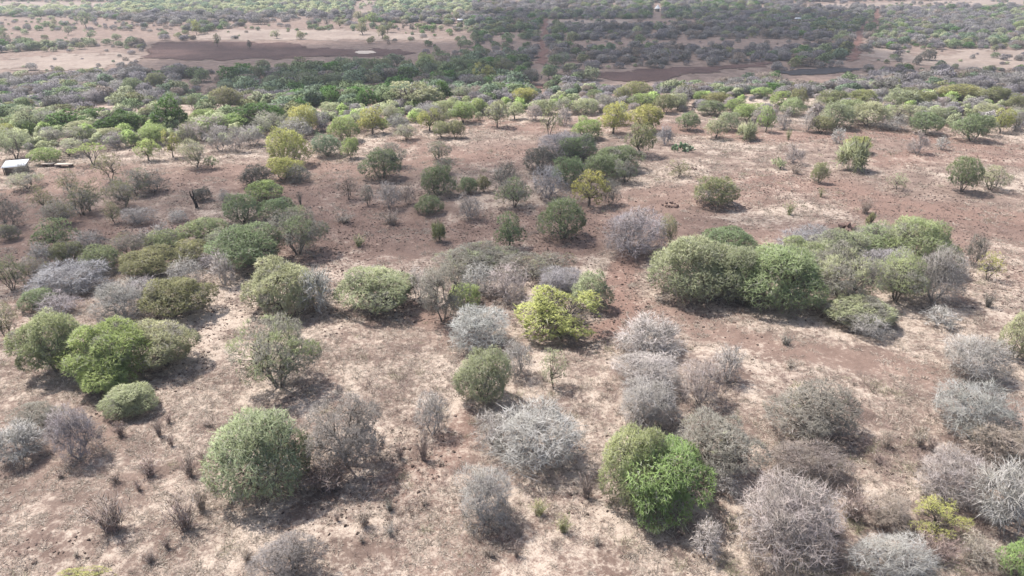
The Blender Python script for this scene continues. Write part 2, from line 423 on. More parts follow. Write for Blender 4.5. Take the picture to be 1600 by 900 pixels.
def tree_wood(rs, tips, kind, n1, n2, rad, stems, fork):
    """trunk or stems, limbs, branches to a share of the crown's tips"""
    cen = np.array((0, 0, 0.0))
    n2p = tips[rs.choice(len(tips), min(n2, len(tips)), replace=False)]
    ax = np.array((0, 0, fork))
    n1p = tips[rs.choice(len(tips), n1, replace=False)] * 0.62 + ax * 0.38 + rs.normal(size=(n1, 3)) * 0.04
    n2m = n2p * 0.93
    Vs, Fs, off = [], [], 0
    def add(v, f):
        nonlocal off
        Vs.append(v); Fs.append(f + off); off += len(v)
    # stems
    if stems == 1:
        lean = rs.normal(size=2) * 0.07
        top = np.array([[lean[0], lean[1], fork]])
        v, f, P = bez_tubes(np.array([[0, 0, -0.06]]), np.array([[lean[0] * -0.6, lean[1] * -0.6, fork * 0.5]]), top, np.array([rad * 1.5]), np.array([rad]), 4, 7); add(v, f)
        heads = top
    else:
        an = rs.rand(stems) * 6.28
        b = np.stack((np.cos(an) * 0.07, np.sin(an) * 0.07, np.full(stems, -0.05)), -1)
        top = np.stack((np.cos(an) * 0.26, np.sin(an) * 0.26, fork * (0.8 + 0.5 * rs.rand(stems))), -1)
        v, f, P = bez_tubes(b, np.array([[0, 0, fork * 0.4]]) + 0 * b, top, np.full(stems, rad * 1.2), np.full(stems, rad * 0.8), 4, 5); add(v, f)
        heads = top
    j = np.argmin(((n1p[:, None] - heads[None]) ** 2).sum(2), 1); A = heads[j]
    D = (n1p - A) * 0.4 + np.array((0, 0, 0.10)) * rs.rand(n1, 1) + rs.normal(size=(n1, 3)) * 0.06
    v, f, P1 = bez_tubes(A, D, n1p, np.full(n1, rad * 0.75), np.full(n1, rad * 0.38), 4, 5); add(v, f)
    # branches leave limbs somewhere along them
    cand = P1[:, 2:].reshape(-1, 3)
    j = np.argmin(((n2m[:, None] - cand[None]) ** 2).sum(2) + 0.15 * rs.rand(len(n2m), len(cand)), 1); A = cand[j]
    m = len(n2m)
    D = (n2m - A) * 0.45 + rs.normal(size=(m, 3)) * 0.09
    v, f, P2 = bez_tubes(A, D, n2m, np.full(m, rad * 0.34), np.full(m, rad * 0.10), 3, 3); add(v, f)
    return np.concatenate(Vs), np.concatenate(Fs), P2

PROTO = {}
def proto(kind, lod, var):
    key = (kind, lod, var)
    if key in PROTO: return PROTO[key]
    rs = np.random.RandomState(hash((ord(kind), lod, var)) % 100000)
    q = (1.0, 0.30, 0.10)[lod]; big = (1.0, 1.65, 2.9)[lod]
    nm = NAMES[kind]
    Vs, Fs, var_, off = [], [], [], 0
    wood = None
    if kind == 'D':                                        # dry shrub: a fan of upright twigs
        n = int(120 * q) + 22
        a = rs.rand(n) * 6.28; sp = rs.rand(n) ** 0.6
        B = np.stack((np.cos(a) * sp, np.sin(a) * sp, 1.0 + 0.7 * rs.rand(n) - 0.45 * sp), -1)
        A = np.stack((np.cos(a) * sp * 0.25, np.sin(a) * sp * 0.25, 0 * a - 0.02), -1) + rs.normal(size=(n, 3)) * (0.05, 0.05, 0)
        wv, wf, P = bez_tubes(A, np.array((0, 0, 0.5)) + rs.normal(size=(n, 3)) * 0.08, B, np.full(n, 0.012 * big ** .5), np.full(n, 0.004 * big ** .5), 3, 3)
        wood = (wv, wf)
        k = int(2600 * q) + 120
        src = P[rs.randint(0, n, k), rs.randint(1, 4, k)]
        D = rs.normal(size=(k, 3)) * 0.7 + np.array((0, 0, 0.8)) + src * np.array((0.6, 0.6, 0))
        v, f = kites(src, D, (0.16 + 0.14 * rs.rand(k)) * big ** .4, 0.013 * big * (0.6 + 0.8 * rs.rand(k)), rs)
        Vs.append(v); Fs.append(f); var_.append(rs.rand(k))
    elif kind == 'Y':                                      # spiky rosettes of stiff blades
        for c in range(18 if lod < 2 else 6):
            cx, cy, cz = rs.normal() * 0.38, rs.normal() * 0.38, 0.5 + 0.7 * rs.rand()
            n = int(150 * q) + 25
            A = np.tile((cx * 0.7, cy * 0.7, cz * 0.55), (n, 1)) + rs.normal(size=(n, 3)) * 0.08
            D = unit(rs.normal(size=(n, 3)) + np.array((cx, cy, 0.55)))
            v, f = kites(A, D, 0.26 + 0.20 * rs.rand(n), 0.026 * big * (0.7 + 0.5 * rs.rand(n)), rs, 0.35)
            Vs.append(v); Fs.append(f + off); off += len(v); var_.append(np.clip(rs.rand(n) * 0.6 + 0.3 * rs.rand(), 0, 1))
        n = 9; an = rs.rand(n) * 6.28
        B = np.stack((np.cos(an) * 0.4, np.sin(an) * 0.4, 0.6 + 0.5 * rs.rand(n)), -1)
        wv, wf, P = bez_tubes(B * 0.1, np.tile((0, 0, 0.3), (n, 1)), B, np.full(n, 0.04), np.full(n, 0.02), 3, 4); wood = (wv, wf)
    elif kind in 'WA':                                     # bare branching plants
        if kind == 'A':
            L = [(0, 0, 1.35, 0.85, 0.85, 0.62)]; stems, fork, rad, n1 = 1, 0.75, 0.10, 11
        else:
            L = lobes_for('G', rs); stems, fork, rad, n1 = 6, 0.3, 0.034, 16
        tips, nor = crown_tips(rs, 2600, L, 0.9)
        wv, wf, P2 = tree_wood(rs, tips, kind, n1, int(210 * q) + 40, rad, stems, fork); wood = (wv, wf)
        k = int((3400 if kind == 'W' else 1000) * q) + 100
        src = P2[rs.randint(0, len(P2), k), rs.randint(1, 4, k)]
        D = unit(src - np.array((0, 0, 0.5))) * 0.8 + rs.normal(size=(k, 3)) * 0.55
        L_ = 0.16 + 0.20 * rs.rand(k); Wd = 0.0115 * big * (0.6 + 0.8 * rs.rand(k))
        v, f = kites(src, D, L_, Wd, rs, 0.35); Vs.append(v); Fs.append(f); off = len(v); var_.append(rs.rand(k))
        t2 = v.reshape(-1, 4, 3)[:, 2]; D2 = unit(D) + rs.normal(size=(k, 3)) * 0.6
        v, f = kites(t2 * 0.25 + v.reshape(-1, 4, 3)[:, 1] * 0.75, D2, L_ * 0.8, Wd * 0.8, rs, 0.35); Vs.append(v); Fs.append(f + off); var_.append(rs.rand(k))
    else:
        L = lobes_for(kind, rs)
        par = {  # sprigs, length, width, clump, up, stems, fork, trunk radius, limbs, branches
            'B': (27000, 0.095, 0.0125, 4, 0.25, 5, 0.30, 0.026, 14, 150),
            'U': (25000, 0.098, 0.0135, 4, 0.30, 3, 0.40, 0.032, 14, 130),
            'M': (15000, 0.125, 0.0095, 4, 0.30, 4, 0.40, 0.028, 16, 200),
            'T': (15000, 0.100, 0.017, 4, 0.20, 1, 0.48, 0.052, 11, 110),
            'S': (6500, 0.105, 0.013, 3, 0.15, 2, 0.50, 0.034, 12, 170),
            'F': (7000, 0.105, 0.022, 4, 0.40, 2, 0.70, 0.036, 12, 110),
            'K': (14000, 0.110, 0.034, 5, 0.15, 1, 0.40, 0.055, 12, 90),
            'G': (7600, 0.215, 0.0075, 3, 0.35, 6, 0.26, 0.020, 18, 330)}[kind]
        ns, ln, wd, cl, up, stems, fork, rad, n1, n2 = par
        nt = int(ns * q / cl) + 12
        tips, nor = crown_tips(rs, nt, L, 1.3 if kind in 'GSM' else 0.75)
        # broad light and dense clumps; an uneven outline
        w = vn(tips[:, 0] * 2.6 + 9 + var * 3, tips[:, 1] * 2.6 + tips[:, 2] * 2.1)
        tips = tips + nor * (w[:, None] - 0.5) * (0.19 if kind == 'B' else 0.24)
        if kind not in 'BGU':
            keep = w > 0.27; tips, nor, w = tips[keep], nor[keep], w[keep]
        wt, wn_ = crown_tips(rs, 900, L, 1.0)
        wv, wf, P2 = tree_wood(rs, wt, kind, n1, int(n2 * max(q, 0.25)) + 20, rad, stems, fork); wood = (wv, wf)
        nt = len(tips); A = np.repeat(tips, cl, 0); n = len(A)
        base = unit(nor * 0.75 + np.array((0, 0, up)) + rs.normal(size=(nt, 3)) * 0.62)
        D = np.repeat(base, cl, 0) + rs.normal(size=(n, 3)) * 0.55
        Ln = ln * big ** 0.75 * (0.55 + 0.9 * rs.rand(n)); Wn = wd * big * (0.65 + 0.7 * rs.rand(n))
        Ln = np.where(rs.rand(n) < (0.08 if kind != 'G' else 0.14), Ln * 2.1, Ln)
        A = A - unit(D) * Ln[:, None] * 0.35
        v, f = kites(A, D, Ln, Wn, rs, 0.3); Vs.append(v); Fs.append(f)
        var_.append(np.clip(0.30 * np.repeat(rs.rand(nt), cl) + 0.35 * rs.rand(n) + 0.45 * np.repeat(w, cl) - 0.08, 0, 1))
    V = np.concatenate(Vs); F = np.concatenate(Fs); va = np.concatenate(var_)
    lo = np.percentile(V, 1.2, axis=0); hi = np.percentile(V, 98.8, axis=0)
    o = np.array(((lo[0] + hi[0]) / 2, (lo[1] + hi[1]) / 2, 0))
    q0 = np.hypot((V[:, 0] - o[0]) / (hi[0] - lo[0]), (V[:, 1] - o[1]) / (hi[1] - lo[1])); rr_ = 0.5 * (np.percentile(q0, 98.0) / 0.5)
    s = np.array((0.98 / rr_ / (hi[0] - lo[0]), 0.98 / rr_ / (hi[1] - lo[1]), 1.93 / hi[2]))
    fy = lambda a: (a - o) * s
    V = fy(V); V[:, 2] = np.maximum(V[:, 2], 0.0)
    F, NV = soften(V, F, 0.72 if kind in 'BUTFKM' else 0.5)
    cm = mesh_np(nm + '_crown', V, [F], normals=NV, attrs={'var': ('FACE', 'FLOAT', va.astype(np.float32)), 'tw': ('FACE', 'FLOAT', (rs.rand(len(F)) < (0.16 if kind in 'BMUS' else 0.10) + (0.7 if kind in 'BUM' else 0.35) * np.clip(1.15 - V[F].mean(1)[:, 2] / 0.62, 0, 1)).astype(np.float32))})
    cm.materials.append(M_TWIG if kind in 'GWAD' else M_LEAF)
    wm = mesh_np(nm + '_wood', fy(wood[0]), [wood[1]], {'var': ('FACE', 'FLOAT', rs.rand(len(wood[1])).astype(np.float32))}, smooth=True)
    wm.materials.append(M_BARK)
    PROTO[key] = (cm, wm)
    return PROTO[key]

NAMES = {'B': 'round_bush', 'U': 'spreading_bush', 'M': 'mixed_bush', 'T': 'acacia_tree', 'S': 'sparse_tree', 'F': 'flat_topped_tree', 'K': 'leafy_tree',
         'G': 'leafless_bush', 'W': 'bare_branching_bush', 'A': 'baobab_tree', 'D': 'dry_shrub', 'Y': 'spiky_bush'}
NOUN = {'B': 'round bush', 'U': 'spreading bush', 'M': 'half-leafless bush', 'T': 'tree', 'S': 'sparse-leaved small tree', 'F': 'flat-topped tree', 'K': 'dense leafy tree',
        'G': 'leafless twiggy bush', 'W': 'bare branching bush', 'A': 'baobab tree', 'D': 'dry twiggy shrub', 'Y': 'spiky-leaved bush'}
SHORTN = {'B': 'bush', 'U': 'bush', 'M': 'bush', 'T': 'tree', 'S': 'tree', 'F': 'tree', 'K': 'tree', 'G': 'twiggy bush', 'W': 'bare bush', 'A': 'baobab', 'D': 'dry shrub', 'Y': 'spiky bush'}
CAT = {'B': 'bush', 'U': 'bush', 'M': 'bush', 'T': 'tree', 'S': 'tree', 'F': 'tree', 'K': 'tree', 'G': 'bush', 'W': 'bush', 'A': 'tree', 'D': 'shrub', 'Y': 'bush'}
GROUP = {'B': 'round bushes scattered over the dry slope', 'U': 'spreading bushes on the dry slope', 'M': 'half-leafless bushes on the dry slope', 'T': 'trees standing over the scrub',
         'S': 'sparse small trees on the dry slope', 'F': 'flat-topped trees on the dry slope', 'K': 'dense leafy trees along the valley', 'G': 'leafless twiggy bushes on the dry slope',
         'W': 'bare branching bushes on the dry slope', 'A': 'baobab trees along the ridge', 'D': 'dry shrubs on the bare ground', 'Y': 'spiky-leaved bushes on the dry slope'}
# leaf (or twig) colours and the words for them
PAL = {'ylime': ((0.50, 0.54, 0.20), 'yellow-lime'), 'soft': ((0.42, 0.475, 0.24), 'soft green'), 'sage': ((0.45, 0.475, 0.285), 'grey-green'), 'pale': ((0.51, 0.53, 0.31), 'pale yellowish-green'), 'green': ((0.26, 0.325, 0.165), 'green'),
       'bright': ((0.29, 0.42, 0.155), 'bright green'), 'yell': ((0.52, 0.51, 0.17), 'yellow-green'), 'lime': ((0.4, 0.5, 0.18), 'lime-green'),
       'olive': ((0.31, 0.315, 0.155), 'olive'), 'dkg': ((0.105, 0.2, 0.05), 'dark green'), 'teal': ((0.24, 0.315, 0.2), 'bluish-green'),
       'grey': ((0.33, 0.305, 0.29), 'grey'), 'lilac': ((0.315, 0.285, 0.3), 'lilac-grey'), 'white': ((0.43, 0.4, 0.378), 'whitish'),
       'brown': ((0.27, 0.205, 0.19), 'brown'), 'pink': ((0.38, 0.325, 0.31), 'pinkish-grey'), 'dark': ((0.16, 0.152, 0.138), 'dark grey'),
       'straw': ((0.44, 0.38, 0.28), 'straw-coloured'), 'gold': ((0.36, 0.36, 0.15), 'olive-yellow'), 'fawn': ((0.37, 0.3, 0.255), 'fawn')}
# ------------------------------------------------------------------ the plants one can tell apart
# kind colour[*dry share] x-centre foot width height (outline in the photograph, 1600 x 900); "!" a short name others are described by, "|" a full label
PLANTS = '''
B sage*.12 405 784 150 146 !big grey-green dome |big dense grey-green dome-shaped bush on the open ground at lower left
M fawn*.9 540 748 134 128 !grey tree beside the big dome |leafless grey-brown twiggy tree with dark stem, touching the right side of the grey-green dome
D brown 508 772 120 66 |brown twiggy undergrowth at the foot of the leafless tree beside the big dome
U bright 1040 806 174 124 !bright green bush |vivid bright green spreading bush with short dark trunk and dark shadow, lower centre right
B soft*.15 992 792 116 126 |paler soft-green bush pressed against the back left of the vivid green bush
M sage*.75 1128 750 136 108 |twiggy half-bare bush just behind and right of the vivid green bush
W white 1246 838 120 84 |white branching twigs showing through the front of the big ash-grey bush
W white 1130 772 62 42 |whitish bare branches under the half-bare bush right of the vivid green bush
G pink 1232 884 160 146 !big ash-grey bush |big ash-grey leafless bush near the bottom edge, right of the vivid green bush
M olive*.72 1270 700 152 104 !sparse olive thicket |sparse olive bush with dark open heart, on the lower right ground
G brown 1265 760 136 70 |brown leafless scrub in front of the sparse olive bush at lower right
S yell 1467 842 92 64 !small yellow bush |small thin yellow-green bush among brown scrub near the bottom right corner
G grey 1527 686 126 92 !grey bush with green foot |grey leafless bush with a tuft of green leaves at its foot, near right edge
Y green*.1 1533 697 38 30 |tuft of green leaves under the grey leafless bush near the right edge
G white 1528 594 98 72 !whitish dome |neat whitish leafless dome standing alone near the right edge
B sage 1598 562 56 76 |grey-green bush cut by the right edge of the view, behind the whitish dome
W white 1572 826 116 112 !white branching tree |bare white-branched tree at the right edge near the bottom corner
G pink 1490 790 104 92 |pinkish leafless bush behind and left of the bare white-branched tree
G fawn 1560 722 110 70
G white 1394 912 140 80 !ashy bush on the bottom edge |ashy leafless bush cut by the bottom edge, left of the corner
U bright 1592 908 62 62 |bright green bush cut by the bottom right corner of the view
M lilac*.7 448 920 118 84 |lilac-grey bush with greenish foot, cut by the bottom edge left of centre
S yell 132 912 96 26 |top of a yellow bush just showing at the bottom left edge
G white 840 738 148 114 !whitish bush with dark limb |whitish leafless bush with one dark low limb, between the dome and the vivid green bush
G grey*.2 758 824 94 100 !grey bush below centre
G pink 772 708 74 66
G grey 673 682 62 74 !small grey twig bush
D brown 660 720 26 44
B pale*.15 200 650 86 52 !low pale bush |low pale grey-green bush in front of the bright green thicket at left
W white 26 722 84 66 !white-twigged bush at the left edge |white-twigged bare bush lying low at the left edge
G lilac 114 720 74 88
M sage*.85 58 670 84 42
D brown 166 838 74 70 !brown shrub at lower left |wide brown twiggy shrub alone on the lower left ground
D brown 284 832 66 66 |brown twiggy shrub between the wide brown shrub and the big grey-green dome
D fawn 312 800 32 44
D brown 232 747 44 38
D brown 293 747 32 42
D brown 185 684 24 28
D brown 246 683 20 30
D brown 266 699 16 22
D brown 262 662 16 18
D fawn 324 668 34 16
D brown 349 671 14 12
D brown 216 768 20 22
D fawn 178 756 26 24
D brown 95 749 18 16
D brown 232 882 28 26
D brown 258 860 18 26
D brown 332 768 22 26
D brown 318 728 12 26
D fawn 118 872 14 14
D fawn 384 880 22 24
D brown 526 816 14 18
D dark 609 801 26 26
D fawn 567 826 32 36
D grey 611 840 22 24
D fawn 564 850 18 18
D brown 626 718 16 24
D fawn 764 872 40 24
D fawn 663 792 20 18
D brown 918 780 30 46
D olive 842 808 34 32
D olive 881 836 34 34
D fawn 932 854 28 22
D brown 806 872 22 26
D brown 812 840 16 14
W white 1106 874 58 62 !white dead branch |small white dead branching bush in the shade front-right of the vivid green bush
D brown 1340 822 66 62
G fawn 1390 826 80 60
G brown 1300 884 80 44
D brown 1470 886 80 52
G fawn 1538 890 70 56
D fawn 1440 700 30 36
D brown 1458 706 22 28
D fawn 1388 702 24 30
D brown 1374 726 32 24
M soft*.45 434 618 140 122 !mottled green bush |large mottled green and grey bush left of centre, above the big dome
B pale*.25 442 492 116 88 !pale bush left of centre |pale yellowish-green bush with a white bare bush at its right, left of centre
W white 492 492 62 72 |white bare bush against the right side of the pale yellowish-green bush left of centre
U pale*.22 590 492 122 80 !pale umbrella bush |pale yellowish-green umbrella-shaped bush standing clear of its neighbours left of centre
M sage*.75 694 506 82 98 !thin olive tree
B lime 727 482 52 40 |bright lime-green ball of a bush among grey twigs at the centre
M sage*.55 732 432 100 48
M sage*.6 820 438 90 44
G pink 788 472 78 62
T ylime 871 532 130 86 !yellow-green centre tree |yellow-green tree with forked dark trunk at the centre
B pale*.2 925 486 66 62 |pale bush behind and right of the yellow-green centre tree
G lilac 878 458 82 42
G white 748 548 100 72 !whitish bush at centre
B sage*.1 756 634 90 92 !grey-green centre bush |grey-green bush with drooping twigs and dark foot, just left of the centre line
G grey 808 590 54 60
S sage 868 608 50 66 !thin sapling |thin sage-leaved sapling alone in front of the yellow-green centre tree
W white 1016 562 108 74 !white bare bush |bright white bare branching bush in front of the red path at centre right
G white*.3 1012 612 110 66
G grey 1016 666 96 76
G pink 1096 634 74 76
W white 1139 600 50 64 !tiny white tree |tiny white bare tree with dark trunk, alone right of the white bare bushes
D brown 1122 598 18 26
B sage*.1 1082 468 136 102 !left end of the long thicket |rounded grey-green bush at the left end of the long right-hand thicket
B soft*.12 1216 484 142 104 |green bush second from the left end of the long right-hand thicket
B green 1140 398 92 44 |green crown showing behind the left end of the long thicket
M sage*.5 1322 480 120 92 |mixed grey and olive bush in the middle of the long thicket
U sage*.4 1342 514 108 54 |pale grey-green low bush at the front foot of the long thicket
M soft*.35 1412 478 92 82
B soft*.2 1442 424 108 84 !far right crown of the long thicket |green rounded crown at the back right of the long thicket
G grey 1474 476 84 88 |grey leafless twigs at the right end of the long thicket
G lilac 1276 404 120 52 |lilac-grey leafless bush along the back of the long thicket
U lime 1280 402 50 30 |small lime-green crown amid grey twigs in the long thicket
G grey 1376 398 82 44
M olive*.4 1334 404 64 44
M sage*.55 1286 452 84 70
B sage*.15 1150 472 96 90
U soft*.2 1248 436 90 64
M soft*.35 1376 408 90 60
U sage*.3 1310 420 90 60
G lilac 1388 446 84 60
G grey 1150 470 60 40
W white 1472 512 58 34 !white deadfall |tangle of white dead branches at the right foot of the long thicket
G grey 1362 530 62 42
S yell 1552 440 42 46 !small yellow tree |small yellow-leaved tree alone right of the long thicket
G dark 1528 416 34 50
D dark 1548 481 24 28
D dark 1230 540 26 20
D fawn 1236 575 30 16
U olive*.1 275 500 108 70 !olive dome |olive-green dome-shaped bush in the left thicket's front right
U soft*.15 82 586 112 104 !green bush at far left |green bush with grey twigs, left one of the bright thicket at left
U lime*.08 164 600 132 98 !bright thicket |bright green middle bush of the thicket at left
U pale*.25 254 578 106 80 |yellowish pale right-hand bush of the bright thicket at left
U lime 166 618 92 62 |lime-green low front lobe of the thicket at left
B green 58 485 54 36 !small green bush at left |small dark green leafy bush at the left, apart from the grey scrub
G grey 190 506 90 68
G lilac 112 460 120 54 !lilac scrub |wide lilac-grey leafless scrub at left
G lilac 92 494 64 38
M olive*.35 12 456 52 58
M olive*.4 2 536 40 66
W white 346 448 44 54 |fan of whitish bare twigs below the green umbrella bush at left
B soft 158 424 62 42
U olive*.3 106 414 54 38
U green 386 424 114 72 !green umbrella bush |broad bluish-green umbrella bush with grey twigs below it, in the left thicket
U olive 232 434 92 50
W white 244 392 62 44 |whitish bare bush with dark heart behind the left thicket
U soft 318 378 74 40
U olive*.2 302 412 64 38
T green*.15 87 392 68 50 !leaning green tree |bluish-green tree with leaning dark trunk at left
G grey 66 418 50 40
M green*.5 466 402 98 76 !mixed bush by the green umbrella
B green 432 346 62 38
B green 379 348 56 46
U lime*.25 416 314 66 32
M olive*.6 205 402 60 40
G lilac 330 420 56 30
B green 685 306 56 46 !round green bush above centre
B green 671 334 46 30 |small bright round green bush in front of a larger one, above centre
G grey 736 344 42 42
Y olive 686 378 24 32
D olive 562 386 24 20
T green*.1 797 390 52 58 !green tree above centre |small green tree with crooked dark trunk just above centre
B green*.05 878 374 76 66 !green ball |large round green ball of a bush above centre
G lilac 995 400 106 72 !lilac dome |large lilac-grey leafless dome beside the red path
M olive*.3 1046 384 38 50
B olive*.25 1118 322 72 46 !lone olive dome |lone olive and grey dome-shaped bush on bare ground right of centre
T yell 925 324 64 56 !deep yellow tree |deep yellow-green tree at the front of the dark clump above centre
B green 888 290 58 44
B green 943 282 60 40
M green*.5 978 286 46 42
U green*.25 966 268 80 42
B green*.25 902 252 64 42
G lilac 884 246 92 40
B dark*.3 846 268 58 38
G lilac 860 312 60 54
M green*.4 802 326 60 48
G dark 788 302 54 50
G dark 954 320 34 40
B green 730 302 36 26
U olive 756 300 24 26
M green*.45 686 252 42 32
M green*.5 694 272 36 26
B green*.25 594 280 64 46 !dark round bush by the yellow tree
M green*.6 612 262 50 40
G grey 608 326 46 42
S fawn 543 314 36 42
M sage*.85 573 322 24 34
G brown 637 320 28 30
D fawn 610 352 46 26
D fawn 536 350 44 22
D dark 468 320 10 22
B yell 452 260 66 58 !large yellow bush |large golden yellow-green bush in two tiers, upper left of centre
U yell*.1 446 282 56 36
G dark 466 286 46 30
B teal 512 244 48 34 !teal bush |bluish-green round bush right of the golden yellow bush
U lime*.2 546 248 30 32
B lime 536 220 50 38
B dark*.2 402 290 54 32
M sage*.3 302 262 50 46 !silvery tree |silvery pale round tree with dark right side at upper left
T green 331 264 24 20
T lime 231 252 38 34
F lime 138 258 52 32 !umbrella tree |flat-topped green umbrella tree with forked trunk right of the white-roofed shed
U lime 70 257 46 26 |low lime-green bush right beside the white-roofed shed
M dark*.2 38 276 34 20 |dark scrub growing against the wall of the white-roofed shed
M green*.5 212 306 62 42
M sage*.5 40 296 58 28
S olive 140 330 54 52
S olive 104 304 36 38
S olive 166 284 46 46
S olive 62 330 36 40
S olive 176 350 32 36
S olive 82 340 28 36
S olive 104 350 30 34
G grey 216 350 58 30
B dark*.2 315 314 28 22
G grey 352 322 28 26
G dark 12 356 46 50
B olive*.5 12 376 34 26
G white 278 348 34 20
Y sage 1334 266 52 48 !spiky bush with yellow top |grey-green spiky bush topped with yellow leaves on the upper right ground
U yell 1342 240 40 26 |yellow leafy top rising behind the grey-green spiky bush at upper right
B olive*.15 1282 286 28 32 !dark little bush |upright dark olive little bush with a black shadow, on red soil at upper right
D fawn 1245 272 26 18
W pink 1243 256 34 32
Y sage 1216 264 24 18
U green 1508 300 50 54 !green shade tree |green spreading tree with short trunk on pale ground at the right
M sage*.35 1554 298 52 40 |paler half-leafless bush against the right side of the green spreading tree
S sage 1406 297 36 26
Y olive 1360 352 18 22
D fawn 1354 334 28 28
D olive 1236 336 24 22
D olive 1283 308 12 16
W pink 1437 240 36 36
W white 1474 234 24 22
S olive 1060 278 38 28
W white 1310 224 24 24 !pale candelabra shrub |pale cream candelabra-like bare shrub behind the spiky bush with yellow top
D olive 1232 218 12 18
T olive 1002 244 52 50 !round olive tree |round olive tree with dark trunk and shadow, upper centre right
W lilac 1040 226 26 30
T yell 958 210 52 50 !yellow-green ridge tree |yellow-green domed tree with dark trunk and shadow near the ridge
B lime*.05 917 218 48 34 !pale green ball |smooth pale green ball of a bush left of the yellow-green ridge tree
U yell*.1 1009 206 60 42
S olive 862 214 42 50 !sparse grey-olive tree
U green 1076 204 38 28
Y sage 1169 218 36 28
T sage 1118 216 38 32
B sage 1140 204 36 28
T lime 1198 206 30 40 !lime tree |upright lime-green tree on the ridge right of centre
T lime 1219 172 40 30
B sage 1306 200 60 40 |left one of two rounded sage bushes standing side by side on the right ridge
B sage 1358 197 66 38 |right one of two rounded sage bushes standing side by side on the right ridge
U olive 1286 208 36 26
G pink 1266 206 34 32
W pink 1226 202 28 34
U green 1450 210 56 34 !dark green ridge bush |dark green dense bush on bare soil at the far right, left of a twin
U green 1518 220 58 42 |largest dark green dense bush on bare soil at the far right ridge
T yell 1567 208 36 38
M sage*.3 1544 212 32 30
B sage 1546 186 44 24
M sage*.4 1412 190 60 28
G grey 1454 176 44 18
U gold*.1 1430 168 56 26
U gold*.1 1500 156 66 24
U olive 1554 162 46 26
U olive 1420 152 30 16
B olive*.15 1592 172 40 24
M sage*.6 1590 204 40 38
U olive 1302 168 50 26
U gold*.1 1348 166 54 26
B olive*.1 1250 166 32 28
M sage*.5 1276 180 30 24
U lime 1190 152 40 16
U gold 1122 164 46 20
U lime 1094 160 22 18
U lime 1168 188 46 26
B green*.2 1112 180 44 24
U sage*.3 1060 172 34 26
U gold*.2 996 154 46 26
U gold*.25 972 160 30 24
U lime*.2 1002 168 44 22
U olive 1040 176 36 28
A grey 1068 166 36 34 !grey baobab |grey bare baobab on the ridge right of centre, dark scrub behind
A dark 1380 150 42 28 !dark baobab |dark spreading bare baobab on the right ridge crest
U yell 820 162 42 24 !yellow ridge bush |domed yellow-green bush on the ridge edge left of centre
T pale 806 186 34 26
G pink 836 188 30 26
M sage*.5 880 178 36 26
B pale 912 178 46 24
M sage*.6 948 172 36 24
W pink 882 196 32 28
T sage*.3 776 200 42 42 !sage tree
U lime*.1 724 192 44 32
U lime 748 178 30 24
B sage 748 188 14 14
T yell*.2 668 204 34 34
M olive*.3 688 198 40 34
U olive 690 216 32 26
U olive*.2 713 216 28 28
M pale*.5 632 220 38 26
T yell 578 210 46 42 !yellow tree |vivid yellow-leaved tree with dark trunk on the left ridge
T lime 599 208 22 22
K sage 650 168 84 42 !huge pale tree |huge pale grey-green tree standing up against the dark valley left of centre
M sage*.4 610 192 30 28
G grey 668 184 48 22
B yell*.1 470 208 46 42 !pale yellow bush |pale yellow-green bush behind the golden yellow bush at upper left
M pale*.6 424 212 58 38
G lilac 502 204 30 30
U pale 520 178 46 18
G pink 368 238 34 40
G white 392 228 44 32
G white 340 236 42 44
G pink 330 210 54 30
U lime 346 206 76 28
U lime 318 192 40 22
K dkg 262 202 56 50 !tall dark tree |tall dark green two-tiered leafy tree at the upper left
K dkg 104 206 70 32 !dark spreading tree |dark green flat spreading leafy tree at far left of the valley edge
K dkg 182 204 80 36 |dark green leafy tree between the flat spreading one and the tall dark tree
K dkg 164 212 56 22
K dkg 400 196 92 38 !broad dark tree |broad bright-topped dark green leafy tree at the left valley edge
K dkg 574 168 42 30 |dark green leafy tree on the valley edge left of the huge pale tree
K green 612 166 34 24
K dkg 518 166 36 24
K dkg 692 160 32 32
M sage*.1 42 208 64 44 !grey-green tree at far left
U yell 8 222 36 28
M sage*.3 20 248 52 50
U lime 240 220 42 26
T yell*.2 268 246 26 42
B pale 172 220 40 20
G lilac 176 232 44 26
M sage*.5 124 222 48 26
M sage*.6 76 226 52 24
G lilac 218 226 30 22
U lime 236 226 40 28
M olive*.5 290 232 30 40
B green 206 148 30 26 !round green tree in the scrub
U olive 243 138 32 24
B green 315 128 26 20
U olive*.2 355 172 46 36
M green*.3 302 172 24 26
B teal 355 142 28 14
M green*.2 270 172 28 28
G lilac 144 164 44 22
B green 62 196 20 12
T green 134 44 23 26 !dark tree in the far field |largest dark round tree in the far red field at top left
T green 63 29 15 13
T green 4 66 16 22
T olive 85 41 9 13
T green 106 54 14 14
T green 142 61 19 15
B olive 92 118 17 14
T yell 306 54 14 22
T olive 339 73 11 20
T dark 389 76 9 13
T sage 430 60 16 13
B olive 470 61 14 12
B green 182 62 15 9
T lime 581 39 20 19 !bright far tree |brightest green far tree above the pale strip at the top
T olive 560 32 18 14
T olive 565 54 20 18
B lime 566 38 13 10
T olive 597 60 17 20
T olive 608 50 18 17
T olive 531 43 12 11
W dark 511 40 11 12
T dark 643 49 9 13
T dark 630 46 5 8
T olive 658 35 7 12
T olive 714 32 11 13
T green 720 77 13 14
T green 682 84 13 12
B green 740 62 13 11
T green 796 42 17 17
B olive 700 40 16 9
T green 848 34 13 11
T dark 870 34 9 8
T olive 892 75 13 22
T green 999 72 21 18 !dark round far tree |dark round tree on the far scrub plain, right of the red track
T green 1029 50 17 16
T green 858 124 24 22 !green tree by the red track |green tree with visible trunk at the lower end of the red track
T olive 1554 83 11 13
B green 1315 66 28 12
B lime 1410 46 20 10
B lime 1594 46 24 14
B dark*.2 1434 101 14 14
